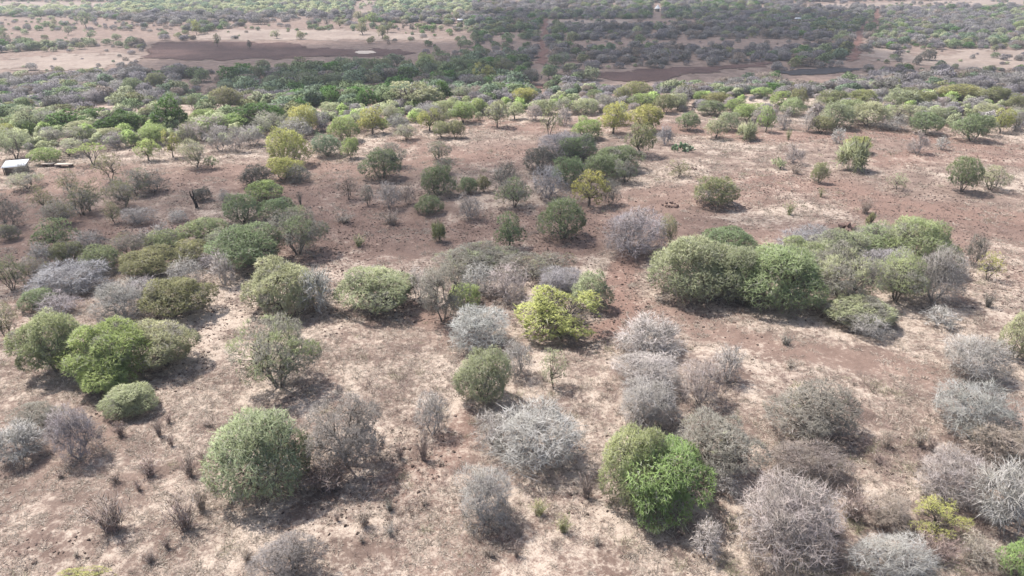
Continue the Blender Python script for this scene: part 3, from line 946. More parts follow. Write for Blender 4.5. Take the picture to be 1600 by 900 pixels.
B dark*.2 1450 94 26 16
B green 400 124 28 20
B teal 452 132 30 20
B green 440 112 26 14
B green 410 108 24 14
T olive 468 104 22 16
B teal 424 140 30 22
M green*.4 475 138 40 24
B green*.2 506 138 28 22
B teal 526 138 28 22
B green 545 112 26 20
B teal 562 108 28 18
B green 580 114 34 22
B green 598 110 30 18
B teal 616 104 34 20
B green 636 112 28 18
M olive*.4 582 134 40 22
B teal 532 106 24 16
K dkg 640 132 48 26
B lime*.1 666 110 36 26
B teal 672 118 28 20
B green 690 112 20 16
B green 714 114 32 22
T yell*.15 757 132 36 32 !pointed olive tree |pointed yellowish-olive tree rising from the dark valley scrub
B teal 750 94 24 20
T green 728 92 14 16
M teal*.5 750 146 36 26
M sage*.5 720 156 36 22
B dark*.3 828 132 36 24
M olive*.3 786 112 36 22
B green 798 112 20 12
K green 686 134 30 24
B green*.1 868 104 24 18
G grey 656 476 58 58
M sage*.6 762 418 104 42
G grey 748 462 66 50
M olive*.65 864 430 70 40
G pink 842 500 60 46
M sage*.4 346 398 58 40
U soft*.2 262 398 64 40
G grey 292 452 66 50
G lilac 226 476 58 44
G grey 138 396 56 36
M olive*.5 52 440 48 38
M olive*.5 122 338 58 48
M olive*.5 188 326 56 46
G dark 236 302 54 34
M sage*.7 92 352 56 38
B sage*.1 1412 168 58 28
B soft*.1 1240 180 40 26
B lime 1150 178 42 24
G pink 1192 196 40 28
B sage*.1 1472 192 50 26
G grey 1396 204 48 24
B soft*.1 1330 178 48 22
M sage*.5 966 196 38 30
B pale 850 178 42 22
G white 462 218 56 34
G pink 300 220 48 28
B pale*.1 128 212 48 24
M sage*.5 558 204 38 30
G grey 622 204 38 26
B soft*.1 700 176 48 22
M pale*.5 108 244 58 26
M teal*.4 880 100 30 18
B green 930 158 30 18
'''
EXTRA_THINGS = {'white-roofed shed': (28, 258), 'red track': (842, 66), 'far white hut': (1027, 12), 'prickly pear clump': (1066, 228), 'black stump': (305, 316)}

def parse():
    out = []
    for ln in PLANTS.strip().splitlines():
        lab = short = None
        if '|' in ln: ln, lab = [s.strip() for s in ln.split('|')]
        if '!' in ln: ln, short = [s.strip() for s in ln.split('!')]
        k, c, x, b, w, h = ln.split()[:6]
        dry = 0.0
        if '*' in c: c, d = c.split('*'); dry = float(d)
        if float(w) < 2: continue
        out.append(dict(k=k, c=c, dry=dry, x=float(x), b=float(b), w=float(w), h=float(h), lab=lab, short=short))
    return out
plants = parse()

def direction(dx, dy):
    a = math.degrees(math.atan2(-dy * 1.35, dx)) % 360
    return ['to the right of', 'behind and right of', 'behind', 'behind and left of', 'to the left of', 'front-left of', 'in front of', 'front-right of'][int((a + 22.5) // 45) % 8]
LMK = [(p['short'], p['x'], p['b'] - p['h'] / 2, p) for p in plants if p['short']] + [(n, xy[0], xy[1], None) for n, xy in EXTRA_THINGS.items()]
used = {p['lab'] for p in plants if p['lab']}
def size_word(p):
    s = max(p['w'], p['h'])
    near = p['b'] > 450
    return 'tiny ' if s < 20 else 'small ' if s < (46 if near else 30) else 'large ' if s > (105 if near else 70) else ''
def auto_label(p):
    cw = PAL[p['c']][1]
    heads = [f"{size_word(p)}{cw} {NOUN[p['k']]}", f"{size_word(p)}{cw} {SHORTN[p['k']]}"]
    cy = p['b'] - p['h'] / 2
    near = sorted((math.hypot(p['x'] - x, (cy - y) * 1.35), n, x, y) for n, x, y, q in LMK if q is not p)
    lim = max(28, p['b'] * 0.18)
    cands = []
    for j in range(3):
        d, n, x, y = near[j]
        w = 'just ' if d < lim else 'a bit ' if d < 2.2 * lim else 'well '
        cands.append((w, direction(p['x'] - x, cy - y), n))
    tries = [f"{w}{dr} the {n}" for w, dr, n in cands] + [f"{dr} the {n}, {o}" for o in ('second of its kind there', 'third of its kind there', 'fourth of its kind there') for w, dr, n in cands]
    for t in tries:
        for hd in heads:
            s = f"{hd} {t}"
            if len(s.split()) <= 16 and s not in used: return s
    return s
WOODC = {'G': 0.8, 'W': 0.95, 'A': 1.0, 'D': 1.0}
prs = random.Random(11)
for i, p in enumerate(sorted(plants, key=lambda q: -q['b'])):
    k = p['k']
    x, y, z, a, ay, c, t = fit_box(p['x'], p['b'], p['w'], p['h'])
    s = max(p['w'], p['h'])
    lod = 0 if s > 78 else 1 if s > 27 else 2
    nv = (4, 5, 4)[lod]
    cm, wm = proto(k, lod, prs.randrange(nv))
    e = bpy.data.objects.new(NAMES[k], None); COL.objects.link(e); e.empty_display_size = 0.3
    e.location = (x, y, z - 0.02)
    e.scale = (a * 1.06, ay * 1.06, c * 1.03)
    e.rotation_euler = (0, 0, prs.random() * 6.283 if abs(a - ay) < 0.22 * a else prs.choice((0, math.pi)))
    lab = p['lab'] or auto_label(p); used.add(lab); p['lab'] = lab
    tag(e, lab, CAT[k], GROUP[k])
    col = PAL[p['c']][0]; j = 1 + prs.uniform(-0.10, 0.10)
    cr = link('crown', cm, None, e)
    cr.color = (col[0] * j * (1 + prs.uniform(-.06, .06)), col[1] * j, col[2] * j, p['dry'] + 0.06)
    wd = link('woody_frame' if k in 'GWBUMDY' else 'trunk', wm, None, e)
    if k in WOODC: wd.color = tuple(v * WOODC[k] for v in col) + (1,)
    else:
        g = prs.uniform(0.8, 1.15); wd.color = (0.135 * g, 0.112 * g, 0.095 * g, 1)
    if k == 'W' and p['c'] == 'white': wd.color = (0.40, 0.37, 0.345, 1)

# ------------------------------------------------------------------ the shed, slabs, hut, stump, prickly pear
def boxm(name, size, mat, parent, loc=(0, 0, 0), rot=(0, 0, 0), taper=0.0):
    sx, sy, sz = (v / 2 for v in size)
    V = [(-sx, -sy, 0), (sx, -sy, 0), (sx, sy, 0), (-sx, sy, 0), (-sx * (1 - taper), -sy * (1 - taper), sz * 2), (sx * (1 - taper), -sy * (1 - taper), sz * 2),
         (sx * (1 - taper), sy * (1 - taper), sz * 2), (-sx * (1 - taper), sy * (1 - taper), sz * 2)]
    F = [(3, 2, 1, 0), (4, 5, 6, 7), (0, 1, 5, 4), (1, 2, 6, 5), (2, 3, 7, 6), (3, 0, 4, 7)]
    o = link(name, mesh_np(name, V, [np.array(F)]), mat, parent); o.location = loc; o.rotation_euler = rot
    return o
M_TIN = plain('pale_tin', (0.60, 0.61, 0.63), 0.45, 0.0, 2.0, 0.12); M_WALL = plain('weathered_wall', (0.14, 0.115, 0.10), 0.9, 0, 3.0)
M_DARK = plain('dark_timber', (0.07, 0.055, 0.048)); M_STONE = plain('dark_stone', (0.16, 0.105, 0.088), 0.95, 0, 8.0)
M_WHITE = plain('white_thatch', (0.75, 0.73, 0.70), 0.8, 0, 3.0, 0.15); M_CLAY = plain('clay_wall', (0.30, 0.24, 0.20))
def corrugated(name, w, d, th, n, mat, parent, loc, rot):
    xs = np.linspace(-w / 2, w / 2, n * 4 + 1); zz = 0.03 * np.sin(np.arange(n * 4 + 1) * math.pi / 2)
    V = []; m = len(xs)
    for yy in (-d / 2, d / 2):
        for top in (0, th): V += [(x, yy, z + top) for x, z in zip(xs, zz)]
    i = np.arange(m - 1); F = [np.stack((i + m, i + m + 1, i + 3 * m + 1, i + 3 * m), -1), np.stack((i, i + 2 * m, i + 2 * m + 1, i + 1), -1),
                               np.stack((i, i + 1, i + m + 1, i + m), -1), np.stack((i + 2 * m, i + 3 * m, i + 3 * m + 1, i + 2 * m + 1), -1)]
    o = link(name, mesh_np(name, V, F), mat, parent); o.location = loc; o.rotation_euler = rot; return o
g = ground_pt(27, 270)
shed = bpy.data.objects.new('shed', None); COL.objects.link(shed); shed.location = g; shed.rotation_euler = (0, 0, R(20)); shed.scale = (0.74, 0.85, 0.66)
tag(shed, 'low shed with pale sheet-metal roof and dark walls, half hidden by scrub', 'shed')
boxm('wall', (2.5, 0.12, 1.25), M_WALL, shed, (0, -0.75, 0)); boxm('wall', (2.5, 0.12, 1.55), M_WALL, shed, (0, 1.25, 0))
boxm('wall', (0.12, 1.86, 1.3), M_WALL, shed, (-1.19, 0.25, 0)); boxm('wall', (0.12, 1.86, 1.3), M_WALL, shed, (1.19, 0.25, 0))
for k in (-1, 0, 1): corrugated('roof_sheet', 1.02, 2.7, 0.02, 6, M_TIN, shed, (k * 1.01, 0.25, 1.50 + 0.012 * k), (R(9), 0, 0))
for k in (-1.3, 1.3): boxm('post', (0.1, 0.1, 1.35), M_DARK, shed, (k, -0.95, 0))
for (px, py, w, lab) in ((77, 260, 1.15, 'smaller left pale flat slab on the ground beside the white-roofed shed'),
                         (102, 261, 1.75, 'larger right pale flat slab on the ground beside the white-roofed shed')):
    g = ground_pt(px, py)
    s = bpy.data.objects.new('flat_slab', None); COL.objects.link(s); s.location = g; s.rotation_euler = (0, 0, R(14))
    tag(s, lab, 'slab', 'pale slabs by the shed')
    boxm('slab_top', (w, 1.1, 0.10), M_PALE, s, (0, 0, 0.30), (R(-6), R(3), 0), 0.04)
    for q in (-1, 1): boxm('support', (0.2, 0.9, 0.32), M_STONE, s, (q * w * 0.36, 0, -0.03))
def lathe(name, prof, seg, mat, parent, loc=(0, 0, 0)):
    V = [(r * math.cos(a), r * math.sin(a), z) for r, z in prof for a in (np.arange(seg) * 2 * math.pi / seg)]
    i = np.arange(seg); j = (i + 1) % seg; F = [np.stack((k * seg + i, k * seg + j, (k + 1) * seg + j, (k + 1) * seg + i), -1) for k in range(len(prof) - 1)]
    o = link(name, mesh_np(name, V, F, smooth=False), mat, parent); o.location = loc; return o
g = ground_pt(1027, 18); t_, _ = hit(1027, 18); m_px = t_ / FPX
hut = bpy.data.objects.new('hut', None); COL.objects.link(hut); hut.location = g
tag(hut, 'far hut with a pointed white roof among grey scrub at the top', 'hut')
rr = 4.6 * m_px
lathe('wall', [(rr * 0.75, -0.5), (rr * 0.75, 4.5 * m_px)], 20, M_CLAY, hut)
lathe('roof', [(rr * 1.02, 4.3 * m_px), (rr * 0.98, 4.5 * m_px), (rr * 0.5, 7.2 * m_px), (0.06, 10.2 * m_px)], 20, M_WHITE, hut)
boxm('door', (rr * 0.45, 0.15, 3.3 * m_px), M_DARK, hut, (0.2, -rr * 0.75, 0))
for (px, py, w, lab) in ((1246, 35, 7, 'far small pale-roofed building in the scrub at top right'), (719, 37, 8, 'far small pale-roofed building left of the red track at the top')):
    g = ground_pt(px, py); t_, _ = hit(px, py); m_px = t_ / FPX
    b = bpy.data.objects.new('far_house', None); COL.objects.link(b); b.location = g
    tag(b, lab, 'house', 'small far houses')
    boxm('wall', (w * m_px, 2.5, 1.6), M_CLAY, b); boxm('roof', (w * m_px + 0.5, 3.1, 0.5), M_TIN, b, (0, 0, 1.6), (0, 0, 0), 0.25)
def skinlike(name, pts, rads, mat, parent, sides=7):
    """one bent tapered limb through the points"""
    P = np.array(pts, float); T = unit(np.gradient(P, axis=0)); ref = np.array((0.3, 1.0, 0.2)); S = unit(np.cross(T, ref)); U = np.cross(S, T)
    an = np.arange(sides) * 2 * math.pi / sides
    V = (P[:, None] + np.array(rads)[:, None, None] * (S[:, None] * np.cos(an)[None, :, None] + U[:, None] * np.sin(an)[None, :, None])).reshape(-1, 3)
    i = np.arange(sides); j = (i + 1) % sides
    F = [np.stack((k * sides + i, k * sides + j, (k + 1) * sides + j, (k + 1) * sides + i), -1) for k in range(len(P) - 1)]
    cap = (np.arange(sides) + (len(P) - 1) * sides)[None]
    return link(name, mesh_np(name, V, F + [cap]), mat, parent)
g = ground_pt(306, 325); st = bpy.data.objects.new('dead_stump', None); COL.objects.link(st); st.location = g
tag(st, 'black burnt tree stump with broken upright stubs on pale ground at upper left', 'stump')
M_CHAR = plain('charred_wood', (0.035, 0.03, 0.028), 0.9, 0, 9.0)
skinlike('trunk', [(0.12, 0, -0.1), (0.1, 0, 0.35), (-0.02, 0, 0.75), (-0.15, 0.03, 1.05)], (0.17, 0.13, 0.12, 0.11), M_CHAR, st)
skinlike('stub', [(-0.12, 0, 0.95), (-0.26, 0, 1.25), (-0.28, 0.02, 1.6)], (0.09, 0.07, 0.05), M_CHAR, st)
skinlike('stub', [(-0.08, 0, 0.95), (0.04, -0.03, 1.25), (0.0, 0, 1.7)], (0.09, 0.07, 0.05), M_CHAR, st)
skinlike('stub', [(0.02, 0, 0.7), (0.16, 0.05, 0.9), (0.2, 0.05, 1.1)], (0.07, 0.05, 0.03), M_CHAR, st)
for n, (px, py, w, h, lab, cat, nm) in enumerate([(1321, 362, 44, 20, 'dark red-brown heap of earth clods just behind the long thicket', 'earth mound', 'earth_mound'),
                                   (1047, 322, 32, 10, 'low dark clod heap on bare ground left of the lone olive dome', 'earth mound', 'earth_mound'),
                                   (1082, 265, 14, 6, 'small dark clod heap right of the sparse olive sapling', 'earth mound', 'earth_mound')]):
    g = ground_pt(px, py); t_, _ = hit(px, py); m_px = t_ / FPX; rs = np.random.RandomState(n)
    e = bpy.data.objects.new(nm, None); COL.objects.link(e); e.location = g; tag(e, lab, cat, 'earth mounds')
    for q in range(16):
        r0 = rs.uniform(0.12, 0.30) * h * m_px; a = rs.rand() * 6.28; d = rs.rand() ** 0.6
        ox, oy = math.cos(a) * d * w * m_px / 2, math.sin(a) * d * w * m_px / 3; oz = (1 - d) * h * m_px * 0.55
        V = unit(rs.normal(size=(14, 3))) * r0 * rs.uniform(0.75, 1.15, (14, 1)) + (ox, oy, oz + r0 * 0.3)
        import bmesh
        bm = bmesh.new()
        for v in V: bm.verts.new(v)
        bmesh.ops.convex_hull(bm, input=bm.verts)
        me = bpy.data.meshes.new('clod'); bm.to_mesh(me); bm.free(); link('clod', me, M_STONE, e)
g = ground_pt(1066, 236); pp = bpy.data.objects.new('prickly_pear', None); COL.objects.link(pp); pp.location = g
tag(pp, 'clump of prickly pear cactus with dark and pale flat pads beside the round olive tree', 'cactus')
M_PAD = plain('cactus_pad', (0.13, 0.19, 0.10), 0.6, 0, 5.0); M_PADP = plain('pale_cactus_pad', (0.34, 0.38, 0.27), 0.6, 0, 5.0)
rs = np.random.RandomState(3); padm = {}
for mt in (M_PAD, M_PADP):
    a = np.arange(12) * math.pi / 6; rim = np.stack((np.cos(a) * 0.5 * (1 - 0.25 * (np.sin(a) < -0.5)), 0 * a, 0.62 + 0.62 * np.sin(a)), -1)
    V = np.concatenate((rim * (1, 0, 1), rim * (0.7, 0, 0.7) + (0, 0.09, 0.19), rim * (0.7, 0, 0.7) + (0, -0.09, 0.19)))
    i = np.arange(12); j = (i + 1) % 12
    padm[mt] = mesh_np('cactus_pad', V, [np.stack((i, j, 12 + j, 12 + i), -1), np.stack((j, i, 24 + i, 24 + j), -1), (12 + i)[None], (24 + i)[None, ::-1]])
    padm[mt].materials.append(mt)
for q in range(46):
    cxp = rs.uniform(-1.25, 1.25); lvl = rs.randint(0, 3); mt = M_PADP if cxp > 0.35 and rs.rand() < 0.75 else M_PAD
    o = link('pad', padm[mt], None, pp); o.location = (cxp, rs.normal() * 0.3, lvl * 0.28 * (1.2 - abs(cxp) / 1.6)); o.rotation_euler = (rs.normal() * 0.35, rs.normal() * 0.45, rs.rand() * 6.28)
    o.scale = [rs.uniform(0.28, 0.42)] * 3

# ------------------------------------------------------------------ scattered stuff: one object each, pieces set on points by geometry nodes
def scatter(name, protos, pts, kinds, scl, rot, mats, tint=None, kind='stuff', squash=None):
    """protos: list of (V, F, var) cheap meshes; pts (n,3); every point receives one prototype"""
    Vs, Fs, va, pid, off = [], [], [], [], 0
    NVs = []
    for k, pr in enumerate(protos):
        v, f, w = pr[:3]; NVs.append(pr[3] if len(pr) > 3 else None)
        Vs.append(v); Fs.append(np.asarray(f) + off); va.append(w); pid.append(np.full(len(v), k + 1)); off += len(v)
    n = len(pts); V = np.concatenate(Vs + [pts]); pid = np.concatenate(pid + [np.zeros(n)]).astype(np.int32)
    pad = lambda a, d=1: np.concatenate((np.zeros((off,) + a.shape[1:], a.dtype), a))
    attrs = {'var': ('FACE', 'FLOAT', np.concatenate(va).astype(np.float32)), 'pid': ('POINT', 'INT', pid),
             'pk': ('POINT', 'INT', pad(np.asarray(kinds, np.int32) + 1)), 'scl': ('POINT', 'FLOAT', pad(np.asarray(scl, np.float32))), 'rot': ('POINT', 'FLOAT', pad(np.asarray(rot, np.float32))),
             'sqz': ('POINT', 'FLOAT', pad(np.asarray(squash if squash is not None else np.ones(n), np.float32)))}
    if tint is not None:
        attrs['tint'] = ('POINT', 'FLOAT_COLOR', pad(np.concatenate((tint, np.ones((n, 1))), 1).astype(np.float32)))
    nrm = np.concatenate(NVs + [np.tile((0.0, 0.0, 1.0), (n, 1))]) if NVs[0] is not None else None
    me = mesh_np(name, V, [np.concatenate(Fs)], attrs, normals=nrm)
    o = link(name, me, mats); tag(o, kind=kind)
    ng = bpy.data.node_groups.new(name + '_nodes', 'GeometryNodeTree')
    ng.interface.new_socket('Geometry', in_out='INPUT', socket_type='NodeSocketGeometry'); ng.interface.new_socket('Geometry', in_out='OUTPUT', socket_type='NodeSocketGeometry')
    gi = ng.nodes.new('NodeGroupInput'); go = ng.nodes.new('NodeGroupOutput'); jn = ng.nodes.new('GeometryNodeJoinGeometry')
    def attr(nm, ty):
        a = ng.nodes.new('GeometryNodeInputNamedAttribute'); a.data_type = ty; a.inputs[0].default_value = nm
        return next(s for s in a.outputs if s.enabled and s.name == 'Attribute')
    def eq(nm, v):
        c = ng.nodes.new('FunctionNodeCompare'); c.data_type = 'INT'; c.operation = 'EQUAL'
        ins = [s for s in c.inputs if s.enabled and s.type == 'INT']; ng.links.new(attr(nm, 'INT'), ins[0]); ins[1].default_value = v
        return c.outputs[0]
    cx = ng.nodes.new('ShaderNodeCombineXYZ'); ng.links.new(attr('rot', 'FLOAT'), cx.inputs[2])
    cs = ng.nodes.new('ShaderNodeCombineXYZ'); sa = attr('scl', 'FLOAT'); ng.links.new(sa, cs.inputs[0]); ng.links.new(sa, cs.inputs[1])
    mu = ng.nodes.new('ShaderNodeMath'); mu.operation = 'MULTIPLY'; ng.links.new(sa, mu.inputs[0]); ng.links.new(attr('sqz', 'FLOAT'), mu.inputs[1]); ng.links.new(mu.outputs[0], cs.inputs[2])
    for k in range(len(protos)):
        sp = ng.nodes.new('GeometryNodeSeparateGeometry'); sp.domain = 'POINT'; ng.links.new(gi.outputs[0], sp.inputs[0]); ng.links.new(eq('pid', k + 1), sp.inputs[1])
        ip = ng.nodes.new('GeometryNodeInstanceOnPoints'); ng.links.new(gi.outputs[0], ip.inputs['Points']); ng.links.new(sp.outputs[0], ip.inputs['Instance'])
        ng.links.new(eq('pk', k + 1), ip.inputs['Selection']); ng.links.new(cx.outputs[0], ip.inputs['Rotation']); ng.links.new(cs.outputs[0], ip.inputs['Scale'])
        ng.links.new(ip.outputs[0], jn.inputs[0])
    ng.links.new(jn.outputs[0], go.inputs[0])
    md = o.modifiers.new('scatter', 'NODES'); md.node_group = ng
    return o
def in_view(x, y, z, mx=60, my=40):
    px, py, w = project(x, y, z)
    return (px > -mx) & (px < 1600 + mx) & (py > -my) & (py < 900 + my) & (w > 1)

# dead grass on the ground
def tuft(rs, n, spread, up, w, L):
    a = rs.rand(n) * 6.28; A = np.stack((rs.normal(size=n) * spread, rs.normal(size=n) * spread, np.zeros(n)), -1)
    D = np.stack((np.cos(a), np.sin(a), up * (0.3 + rs.rand(n))), -1)
    v, f = kites(A, D, L * (0.5 + rs.rand(n)), np.full(n, w), rs, 0.4); v[:, 2] = np.maximum(v[:, 2], 0.0)
    return v, f, rs.rand(n)
rs = np.random.RandomState(21)
GRASS_P = [tuft(rs, 14, 0.35, 0.5, 0.13, 0.9), tuft(rs, 10, 0.5, 0.12, 0.12, 0.9), tuft(rs, 16, 0.2, 1.1, 0.10, 0.9)]
def ground_random(n, y0, y1, seed, power=1.0):
    rs = np.random.RandomState(seed)
    y = y0 + (y1 - y0) * rs.rand(n) ** power; x = (rs.rand(n) * 2 - 1) * (y * 0.80 + 10)
    return x, y, rs
from math import floor
def nearest(arr, grid, v):
    return np.clip(np.searchsorted(grid, v), 0, len(grid) - 1)
def sample_bare(x, y): return BARE[nearest(None, gy, y), nearest(None, gx, x)]
x, y, rs = ground_random(230000, 15, 105, 5, 1.25)
pm = fbm(x * 0.42, y * 0.42, 4) * 0.6 + vn(x * 2.4, y * 2.4) * 0.4 - 0.16 * sample_bare(x, y)
keep = (pm > 0.40 + 0.16 * rs.rand(len(x))) & in_view(x, y, 0 * x); x, y = x[keep], y[keep]; n = len(x)
z = terr(x, y); c0 = np.array((0.48, 0.41, 0.34)); c1 = np.array((0.36, 0.285, 0.235)); u = np.clip(rs.rand(n) * 0.8 + 0.5 * (0.6 - pm[keep]), 0, 1)[:, None]
scatter('dry_grass', GRASS_P, np.stack((x, y, z - 0.005), -1), rs.choice(3, n, p=(0.35, 0.5, 0.15)), (0.05 + 0.12 * rs.rand(n) ** 2) * (1 + y / 80), rs.rand(n) * 6.28, M_LEAF_I,
        (c0 * (1 - u) + c1 * u) * (0.85 + 0.3 * rs.rand(n, 1)))
# dark wiry stubble and dead twigs
x, y, rs = ground_random(36000, 15, 110, 6, 1.2)
keep = (fbm(x * 0.23 + 40, y * 0.23, 4) > 0.50 + 0.18 * rs.rand(len(x))) & in_view(x, y, 0 * x); x, y = x[keep], y[keep]; n = len(x)
scatter('dead_stubble', [tuft(rs, 16, 0.14, 1.7, 0.045, 1.0), tuft(rs, 12, 0.3, 0.9, 0.05, 1.0)], np.stack((x, y, terr(x, y)), -1), rs.randint(0, 2, n), 0.08 + 0.26 * rs.rand(n) ** 2.6, rs.rand(n) * 6.28, M_LEAF_I,
        np.array((0.19, 0.145, 0.125)) * (0.6 + 0.9 * rs.rand(n, 1)))
# low brown scrub and wiry dead weeds too small to pick apart
x, y, rs = ground_random(9000, 16, 92, 16, 1.1)
pxs, pys, _w = project(x, y, terr(x, y))
dn = sst((fbm(x * 0.11 + 60, y * 0.11 + 20, 4) - 0.46) * 6) * 0.55 + 0.04
dn = dn + 0.35 * in_poly(pxs, pys, [(1180, 690), (1350, 690), (1620, 650), (1620, 920), (1100, 920)]) + 0.12 * in_poly(pxs, pys, [(700, 640), (900, 640), (960, 900), (560, 900)])
dn = dn * (1 - 0.85 * sample_bare(x, y).clip(0, 1))
keep = (rs.rand(len(x)) < dn) & in_view(x, y, 0 * x); x, y = x[keep], y[keep]; n = len(x)
scatter('low_scrub', [tuft(rs, 46, 0.30, 1.0, 0.022, 1.0), tuft(rs, 40, 0.22, 1.5, 0.024, 1.0), tuft(rs, 52, 0.42, 0.7, 0.024, 0.9)], np.stack((x, y, terr(x, y)), -1), rs.randint(0, 3, n), 0.18 + 0.5 * rs.rand(n) ** 2, rs.rand(n) * 6.28, M_LEAF_I,
        np.where(rs.rand(n, 1) < 0.75, np.array((0.27, 0.205, 0.18)), np.array((0.25, 0.24, 0.15))) * (0.7 + 0.6 * rs.rand(n, 1)))
# stones and clods
def rock(rs):
    p = unit(rs.normal(size=(9, 3))) * (1, 1, 0.7)
    bm = bmesh.new()
    for v in p: bm.verts.new(v)
    bmesh.ops.convex_hull(bm, input=bm.verts); bmesh.ops.triangulate(bm, faces=bm.faces)
    bm.verts.ensure_lookup_table(); bm.verts.index_update(); V = np.array([v.co for v in bm.verts]); F = np.array([[v.index for v in f.verts] for f in bm.faces]); bm.free()
    return V, F, rs.rand(len(F)) * 0.4 + 0.3
x, y, rs = ground_random(52000, 15, 95, 8, 1.3)
keep = (fbm(x * 0.16 + 80, y * 0.16 + 30, 4) + 0.12 * sample_bare(x, y) > 0.46 + 0.2 * rs.rand(len(x))) & in_view(x, y, 0 * x); x, y = x[keep], y[keep]; n = len(x)
m_rock, nt, pb = new_mat('stone_clods'); at = N(nt, 'ShaderNodeAttribute', attribute_name='tint', attribute_type='INSTANCER'); nt.links.new(at.outputs['Color'], pb.inputs['Base Color'])
scatter('stones', [rock(rs) for k in range(5)], np.stack((x, y, terr(x, y) + 0.008), -1), rs.randint(0, 5, n), 0.018 + 0.085 * rs.rand(n) ** 5 + 0.02 * rs.rand(n), rs.rand(n) * 6.28, m_rock,
        np.array((0.10, 0.072, 0.060)) * (0.6 + 1.0 * rs.rand(n, 1)))

x, y, rs = ground_random(60000, 38, 104, 18, 1.0)
keep = (fbm(x * 0.14 + 10, y * 0.22 + 70, 4) + 0.10 * sample_bare(x, y) > 0.47 + 0.22 * rs.rand(len(x))) & in_view(x, y, 0 * x); x, y = x[keep], y[keep]; n = len(x)
scatter('clods', [rock(rs) for k in range(4)], np.stack((x, y, terr(x, y) + 0.01), -1), rs.randint(0, 4, n), 0.035 + 0.11 * rs.rand(n) ** 3.5, rs.rand(n) * 6.28, m_rock,
        np.array((0.105, 0.074, 0.062)) * (0.6 + 0.9 * rs.rand(n, 1)))

# far scrub beyond the ridge, and low scrub filling between the ridge bushes
def scrub_proto(rs, n, kindc):
    L = lobes_for(kindc, rs); tips, nor = crown_tips(rs, n, L, 1.0 if kindc == 'G' else 0.7)
    w = vn(tips[:, 0] * 2.2 + 7, tips[:, 1] * 2.2 + tips[:, 2] * 1.7); tips = tips + nor * (w[:, None] - 0.5) * 0.3
    D = nor + np.array((0, 0, 0.3)) + rs.normal(size=(n, 3)) * 0.5
    if kindc == 'G': v, f = kites(tips - unit(D) * 0.15, D, 0.18 + 0.22 * rs.rand(n), 0.030 + 0.02 * rs.rand(n), rs)
    else: v, f = kites(tips - unit(D) * 0.12, D, 0.12 + 0.15 * rs.rand(n), 0.075 + 0.04 * rs.rand(n), rs)
    v[:, 2] = np.maximum(v[:, 2], 0)
    f, nv_ = soften(v, f, 0.75)
    return v, f, np.clip(0.4 * rs.rand(n) + 0.6 * w, 0, 1), nv_
rs = np.random.RandomState(77)
SCRUB_P = [scrub_proto(rs, 1000, 'B'), scrub_proto(rs, 1000, 'U'), scrub_proto(rs, 950, 'U'), scrub_proto(rs, 1300, 'G'), scrub_proto(rs, 1300, 'G'), scrub_proto(rs, 700, 'T')]
C = lambda n: np.array(PAL[n][0])
# open ground: where few bushes stand (photograph coordinates of the ground)
OPEN = [[(-80, 66), (-80, 27), (150, 27), (300, 44), (220, 62), (60, 66)], [(-80, 106), (30, 86), (215, 80), (222, 98), (120, 116), (-80, 118)], [(280, 68), (340, 46), (480, 32), (760, 40), (730, 66), (690, 88), (560, 80), (400, 66)],
        [(-80, 12), (-80, 2), (172, 3), (168, 10)], [(1160, 9), (1300, 4), (1640, -3), (1640, 7), (1440, 10)], [(1340, 104), (1352, 78), (1440, 78), (1640, 78), (1640, 114), (1460, 112)],
        [(860, 72), (870, 64), (1200, 60), (1300, 66), (1200, 72)], [(855, 40), (860, 30), (1100, 30), (1090, 40)], [(548, 24), (556, 2), (590, 0), (580, 24)]] 
SHUT = PLOUGHED + [BURNT] + TRACKS + [[(545, 85), (600, 78), (590, 88)], [(222, 96), (232, 64), (470, 62), (650, 74), (640, 92), (430, 95)]]
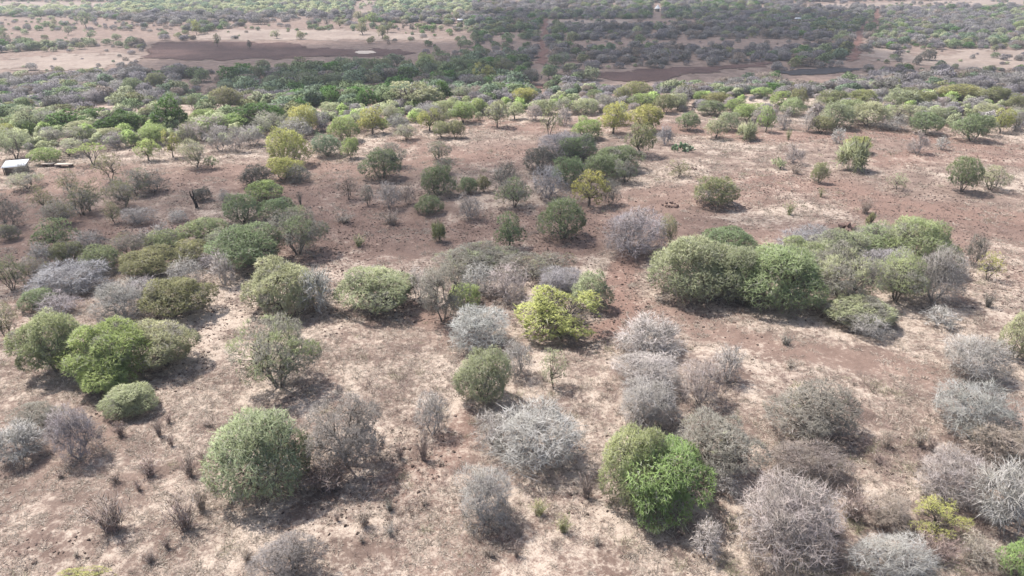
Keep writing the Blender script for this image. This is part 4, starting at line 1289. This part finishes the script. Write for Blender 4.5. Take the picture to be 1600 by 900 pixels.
def scrub(name, n, y0, y1, seed, power, size, mode):
    x, y, rs = ground_random(n, y0, y1, seed, power)
    x = x * 1.12
    z = terr(x, y); keep = in_view(x, y, z, 120, 70); x, y, z = x[keep], y[keep], z[keep]
    px, py, w = project(x, y, z); m = len(x)
    d = np.ones(m); opn = np.zeros(m, bool)
    clump = fbm(x / 38, y / 38, 4)
    thick = np.where((px > 820) & (py < 100), 0.6, np.where((px < 780) & (py < 25), 0.75, 0.15))
    d[(np.abs(px - 1027) < 9) & (py > 6) & (py < 36)] = 0
    d *= sst((clump - 0.36) * 5) * (1 - thick) + thick
    hp = size[1] * 0.95 * FPX / project(x, y, z)[2]
    for p in OPEN:
        ins = in_poly(px, py, p) | in_poly(px, py - 0.5 * hp, p); d[ins] *= 0.14; opn |= ins
    for p in SHUT:
        for fx in (-0.4, 0.4):
            for fy in (0, -0.3, -0.6, -1.0, -1.3): d[in_poly(px + fx * hp, py + fy * hp, p)] = 0
    r = rs.rand(m)
    if mode == 'ridge':
        lim = np.interp(px, [0, 250, 420, 620, 800, 1000, 1300, 1600], [238, 228, 222, 196, 178, 178, 186, 206])
        d *= (py < lim) * (py > np.interp(px, [0, 300, 450, 620, 800, 1000, 1600], [196, 196, 182, 166, 160, 152, 147]))
        d *= np.where(px > 1200, 0.8, 1.0)
    wd = project(x, y, z)[2]
    for p in plants + [dict(x=1027, b=18, w=14, h=14), dict(x=1246, b=35, w=12, h=8), dict(x=719, b=37, w=12, h=8)]:
        if p['b'] > 262: continue
        top = py - (size[0] * 1.5 if mode == 'ridge' else size[1] * 0.75) * FPX / wd
        d[(np.abs(px - p['x']) < p['w'] / 2 + 4) & (py > p['b'] - 0.2 * p['h']) & (top < p['b'] - 0.28 * p['h'])] = 0
    if mode == 'far': d *= py < np.interp(px, [0, 300, 450, 620, 800, 1000, 1600], [200, 200, 186, 170, 163, 155, 150])
    keep = r < d; x, y, z, px, py, clump, opn = (a[keep] for a in (x, y, z, px, py, clump, opn)); m = len(x)
    # what grows where: green in the valley, grey and lilac twigs on the plain, pale green on the far left hill, sunlit haze painted into the colour
    green = np.clip(0.34 + 0.9 * (fbm(x / 55 + 20, y / 55 + 3, 3) - 0.5) * 2.0, 0.05, 0.9)
    valley = in_poly(px, py, [(340, 105), (420, 95), (700, 88), (860, 104), (860, 150), (620, 172), (480, 168), (350, 140)])
    green = np.where(valley, 0.72, green); lefthill = (py < 24) & (px < 740)
    green = np.where(lefthill, 0.8, green)
    if mode == 'ridge': green = np.clip(green + 0.22, 0, 0.85)
    isg = rs.rand(m) < green
    kinds = np.where(isg, rs.choice((0, 1, 2, 5), m, p=(0.4, 0.3, 0.25, 0.05)), rs.choice((3, 4, 1), m, p=(0.42, 0.42, 0.16)))
    gcol = 0.78 * np.array([C('green'), C('teal'), C('sage'), C('olive'), C('dkg') * 1.3])[rs.choice(5, m, p=(0.28, 0.2, 0.27, 0.17, 0.08))]
    tcol = 0.84 * np.array([C('grey'), C('lilac') * 0.9, C('fawn') * 0.9, C('dark') * 1.4])[rs.choice(4, m, p=(0.36, 0.34, 0.18, 0.12))]
    vcol = np.array([C('green') * 0.75, C('teal') * 0.75, C('dkg') * 1.1])[rs.choice(3, m, p=(0.45, 0.4, 0.15))]
    if mode == 'ridge': gcol = np.array([C('lime'), C('pale'), C('sage'), C('soft')])[rs.choice(4, m, p=(0.3, 0.2, 0.3, 0.2))]; tcol = np.array([C('grey'), C('pink'), C('white') * 0.8, C('lilac')])[rs.choice(4, m)]
    col = np.where(isg[:, None], np.where((valley & (mode != 'ridge'))[:, None], vcol, gcol), tcol) * (0.8 + 0.4 * rs.rand(m, 1))
    hill = np.array([C('sage'), C('teal'), C('pale')])[rs.choice(3, m)]; col = np.where((isg & lefthill)[:, None], hill, col)
    sc = size[0] + (size[1] - size[0]) * rs.rand(m) ** 1.8
    sc = np.where(valley, sc * 1.2, sc) * np.where(opn, 0.65, 1.0) * (np.where(y < 150, 0.68, 1.0) if mode == 'far' else 1.0)
    return scatter(name, SCRUB_P, np.stack((x, y, z - 0.05), -1), kinds, sc, rs.rand(m) * 6.28, M_LEAF_I, col, squash=(0.62 + 0.35 * rs.rand(m)) * (1.0 if mode == 'ridge' else 0.78))
scrub('ridge_scrub', 7500, 76, 135, 31, 1.0, (0.4, 1.25), 'ridge')
scrub('valley_scrub', 18000, 92, 330, 32, 1.15, (0.8, 2.7), 'far')
scrub('far_scrub', 44000, 320, 1000, 33, 1.5, (1.1, 3.0), 'far')
scrub('hill_scrub', 16000, 950, 2200, 34, 1.2, (3.0, 6.0), 'far')
# ------------------------------------------------------------------ the air, and the broken clouds whose shade lies on the land
def cloud_material():
    m, nt, p = new_mat('cloud')
    th = N(nt, 'ShaderNodeAttribute', attribute_name='thick').outputs['Fac']
    tr = N(nt, 'ShaderNodeBsdfTransparent'); df = N(nt, 'ShaderNodeBsdfTranslucent'); df.inputs[0].default_value = (0.9, 0.9, 0.92, 1)
    mx = N(nt, 'ShaderNodeMixShader'); nt.links.new(th, mx.inputs[0]); nt.links.new(tr.outputs[0], mx.inputs[1]); nt.links.new(df.outputs[0], mx.inputs[2])
    nt.links.new(mx.outputs[0], nt.nodes['Material Output'].inputs['Surface'])
    return m
M_CLOUD = cloud_material()
def cloud(pxpoly, alt, step, edge, dens):
    """a flat ragged cloud whose shade falls on the given stretch of ground"""
    wp = [tuple(ground_pt(*p)[:2]) for p in pxpoly]; sh = SUN3[:2] / SUN3[2] * alt
    a = np.array(wp) ; x0, y0 = a.min(0) - edge; x1, y1 = a.max(0) + edge
    xs = np.arange(x0, x1 + step, step); ys = np.arange(y0, y1 + step, step); X, Y = np.meshgrid(xs, ys)
    dist = seg_dist(X, Y, wp + wp[:1]); dist = np.where(in_poly(X, Y, wp), dist, -dist)
    rag = (fbm(X / (edge * 1.7), Y / (edge * 1.7), 4) - 0.5) * 2.6 * edge
    th = sst((dist + rag + edge * 0.4) / (edge * 1.2))
    hgt = th * edge * (0.5 + 0.9 * fbm(X / (edge * 1.2) + 9, Y / (edge * 1.2), 4))
    ny, nx = X.shape; idx = np.arange(nx * ny).reshape(ny, nx)
    q = np.stack((idx[:-1, :-1], idx[:-1, 1:], idx[1:, 1:], idx[1:, :-1]), -1).reshape(-1, 4)
    q = q[(th.ravel()[q] > 0.01).any(1)]
    top = np.stack((X + sh[0], Y + sh[1], alt + hgt), -1).reshape(-1, 3); bot = np.stack((X + sh[0], Y + sh[1], alt - 0.25 * hgt - 0.01), -1).reshape(-1, 3)
    u, inv = np.unique(q.ravel(), return_inverse=True); f = inv.reshape(-1, 4); n = len(u)
    me = mesh_np('cloud', np.concatenate((top[u], bot[u])), [f, f[:, ::-1] + n], {'thick': ('POINT', 'FLOAT', np.tile(th.ravel()[u] * dens, 2).astype(np.float32))}, smooth=True)
    tag(link('cloud', me, M_CLOUD), kind='structure')
CLOUDS = [([(-150, 470), (-150, 300), (120, 305), (330, 268), (560, 262), (830, 225), (960, 235), (1060, 290), (1000, 360), (900, 400), (640, 398), (420, 405), (260, 440)], 330, 1.6, 7.0, 0.36),
          ([(960, 385), (1060, 322), (1250, 330), (1640, 345), (1640, 385), (1400, 352), (1180, 362)], 330, 1.2, 4.0, 0.32),
          ([(230, 165), (330, 145), (460, 158), (640, 145), (800, 138), (960, 132), (1240, 126), (1640, 124), (1640, 116), (1420, 100), (1340, 70), (1420, 30), (1100, 14), (760, 20), (740, 60), (640, 66), (400, 66), (230, 64), (215, 120)], 420, 4.0, 13.0, 0.50)]
for c in CLOUDS: cloud(*c)
hz = boxm('haze', (9600, 6300, 170), None, None, (0, 2360, -16))
hm = bpy.data.materials.new('haze'); hm.use_nodes = True; hn = hm.node_tree
hn.nodes.remove(hn.nodes['Principled BSDF']); pv = hn.nodes.new('ShaderNodeVolumePrincipled')
pv.inputs['Color'].default_value = (0.92, 0.95, 1.0, 1); pv.inputs['Density'].default_value = 0.00040; pv.inputs['Anisotropy'].default_value = 0.2
hn.links.new(pv.outputs[0], hn.nodes['Material Output'].inputs['Volume']); hz.data.materials.append(hm); tag(hz, kind='stuff')

for p in plants:
    if len(p['lab'].split()) > 16: print('LONG', p['lab'])
print('plants', len(plants), 'dup labels', len(plants) - len({p['lab'] for p in plants}), 'protos', len(PROTO))
